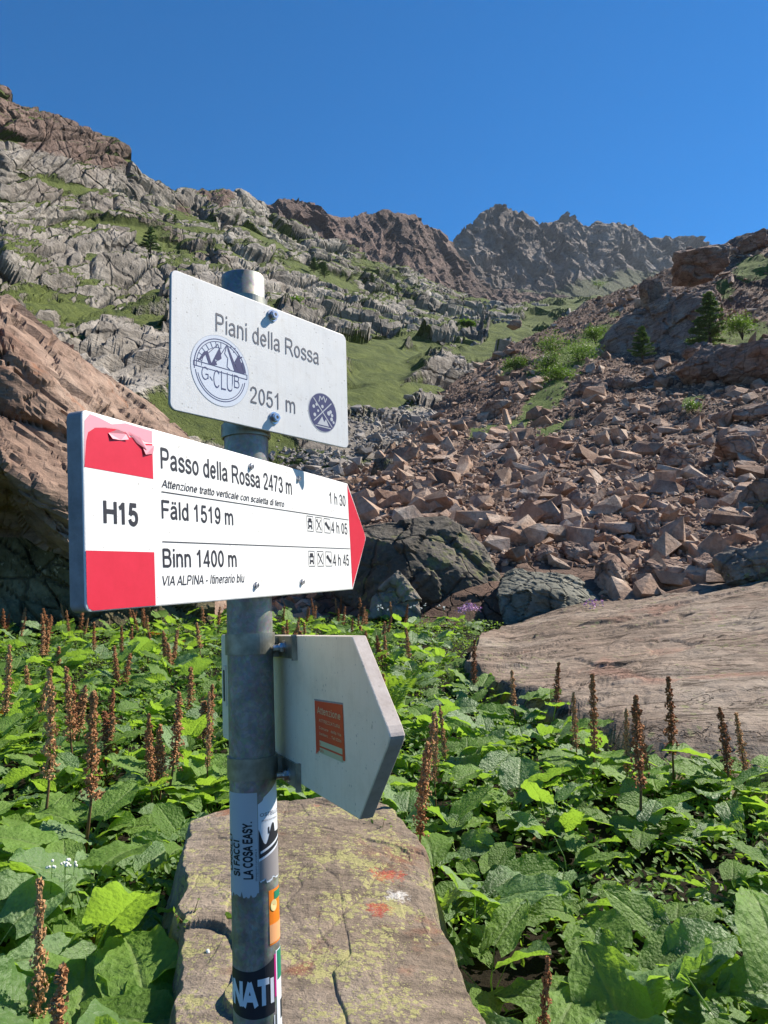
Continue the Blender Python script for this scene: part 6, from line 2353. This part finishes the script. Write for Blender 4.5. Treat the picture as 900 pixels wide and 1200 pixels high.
mb = MB()
wrap_patch(mb, -47, 5, jf(-.345, 0.0, 1.2), lambda s: -.222, R0, 0, 26)
wrap_text(mb, 'LA COSA EASY.', 12.0, 69, 1.0 - 3.0, -.3255, R0 + .0004, 1, weight=.24)
wrap_text(mb, 'SI FACCI', 10.5, 43, -19, -.3225, R0 + .0004, 1, weight=.23)
wrap_text(mb, 'UNOILLI', 8, 44, -33, -.318, R0 + .0004, 1, weight=.22)
wrap_text(mb, 'ilfreepoint.cyclostra.it', 2.6, 38, 3.4, -.328, R0 + .0004, 2)
put('sticker', mb.mesh('sticker', [M['sticker_grey'], M['ink'], M['grey_ink']]), Matrix.Identity(4), POLE_O, label='torn grey white sticker with bold black upright lettering')
mb = MB()
wrap_patch(mb, 5.6, 46, jf(-.330, 0.0, .8), lambda s: -.237 + .0006 * (s - 5) + (.003 if s > 12 else 0), R0, 0, 20)
wrap_patch(mb, 6, 44, lambda s: -.305 + .0004 * s, lambda s: -.276 + .012 * math.sin((s + 4) * .25) * (s < 30) + .002, R0 + .0003, 1, 24)
wrap_patch(mb, 8, 44, lambda s: -.300 + .0004 * s, lambda s: -.297 + .0004 * s, R0 + .0005, 0, 12)
wrap_patch(mb, 6, 44, jf(-.328, 0, .6), lambda s: -.308 + .0004 * s, R0 + .0003, 2, 20)
wrap_patch(mb, 19, 21, lambda s: -.274, lambda s: -.266, R0 + .0003, 1, 2)
wrap_patch(mb, 26, 28, lambda s: -.276, lambda s: -.267, R0 + .0003, 1, 2)
wrap_text(mb, 'OSTELLO', 4.2, 34, 8, -.252, R0 + .0004, 3, rot=False)
wrap_text(mb, 'della montagna', 2.0, 28, 10, -.258, R0 + .0004, 3, rot=False)
put('sticker', mb.mesh('sticker', [M['sticker_white'], M['ink'], M['sticker_dim'], M['grey_ink']]), Matrix.Identity(4), POLE_O, label='white sticker with dark castle picture and thin grey lettering')
mb = MB()
wrap_patch(mb, 18, 50, lambda s: -.408, lambda s: -.343, R0, 0, 12)
wrap_patch(mb, 18, 50, lambda s: -.406, lambda s: -.384, R0 + .0003, 1, 12)
a_ = [(26 + 6 * math.cos(k * .4), -.362 + .007 * math.sin(k * .4)) for k in range(16)]
mb.add(wrap(a_, R0 + .0005), [tuple(range(16))], 2)
wrap_patch(mb, 27, 50, lambda s: -.356, lambda s: -.346, R0 + .0004, 3, 8)
put('sticker', mb.mesh('sticker', [M['orange'], M['orange_light'], M['yellow'], M['green_ink']]), Matrix.Identity(4), POLE_O, label='bright orange sticker on the right side of the pole')
mb = MB()
wrap_patch(mb, -47, 24, lambda s: -.483 - .006 * math.cos(s / 26), lambda s: -.433 + .00022 * s - .004 * math.cos(s / 14) + .004, R0, 0, 26)
wrap_text(mb, 'DONATI', 29, 98, -75.5, -.4745, R0 + .0004, 1, rot=False, weight=.27)
wrap_patch(mb, 24.2, 27.5, lambda s: -.470, lambda s: -.420, R0 + .0002, 2, 3)
wrap_patch(mb, 27.6, 48, lambda s: -.56, lambda s: -.417, R0 + .0001, 1, 10)
wrap_patch(mb, 30, 48, lambda s: -.452, lambda s: -.418, R0 + .0004, 3, 8)
wrap_patch(mb, 36, 48, lambda s: -.50, lambda s: -.478, R0 + .0004, 0, 6)
wrap_patch(mb, 22, 23.5, lambda s: -.56, lambda s: -.49, R0 + .0003, 1, 2)
wrap_patch(mb, 25, 26.2, lambda s: -.56, lambda s: -.49, R0 + .0003, 4, 2)
put('sticker', mb.mesh('sticker', [M['ink'], M['sticker_white'], M['magenta'], M['green_ink'], M['grey_ink']]), Matrix.Identity(4), POLE_O, label='black sticker with big white capital letters low on the pole')

# ------------------------------------------------------------------ thin air between here and the peaks
hz = MB()
hz.box((-2600, -300, -6), (3200, 2700, 760))
HM = bpy.data.materials.new('thin blue mountain haze')
HM.use_nodes = True
ht = HM.node_tree
ht.nodes.remove(ht.nodes['Principled BSDF'])
pv = ht.nodes.new('ShaderNodeVolumePrincipled')
pv.inputs['Color'].default_value = (.72, .85, 1.0, 1)
pv.inputs['Density'].default_value = .00005
pv.inputs['Anisotropy'].default_value = .2
ht.links.new(pv.outputs[0], ht.nodes['Material Output'].inputs['Volume'])
tag(link('haze', hz.mesh('haze', [HM])), kind='stuff')
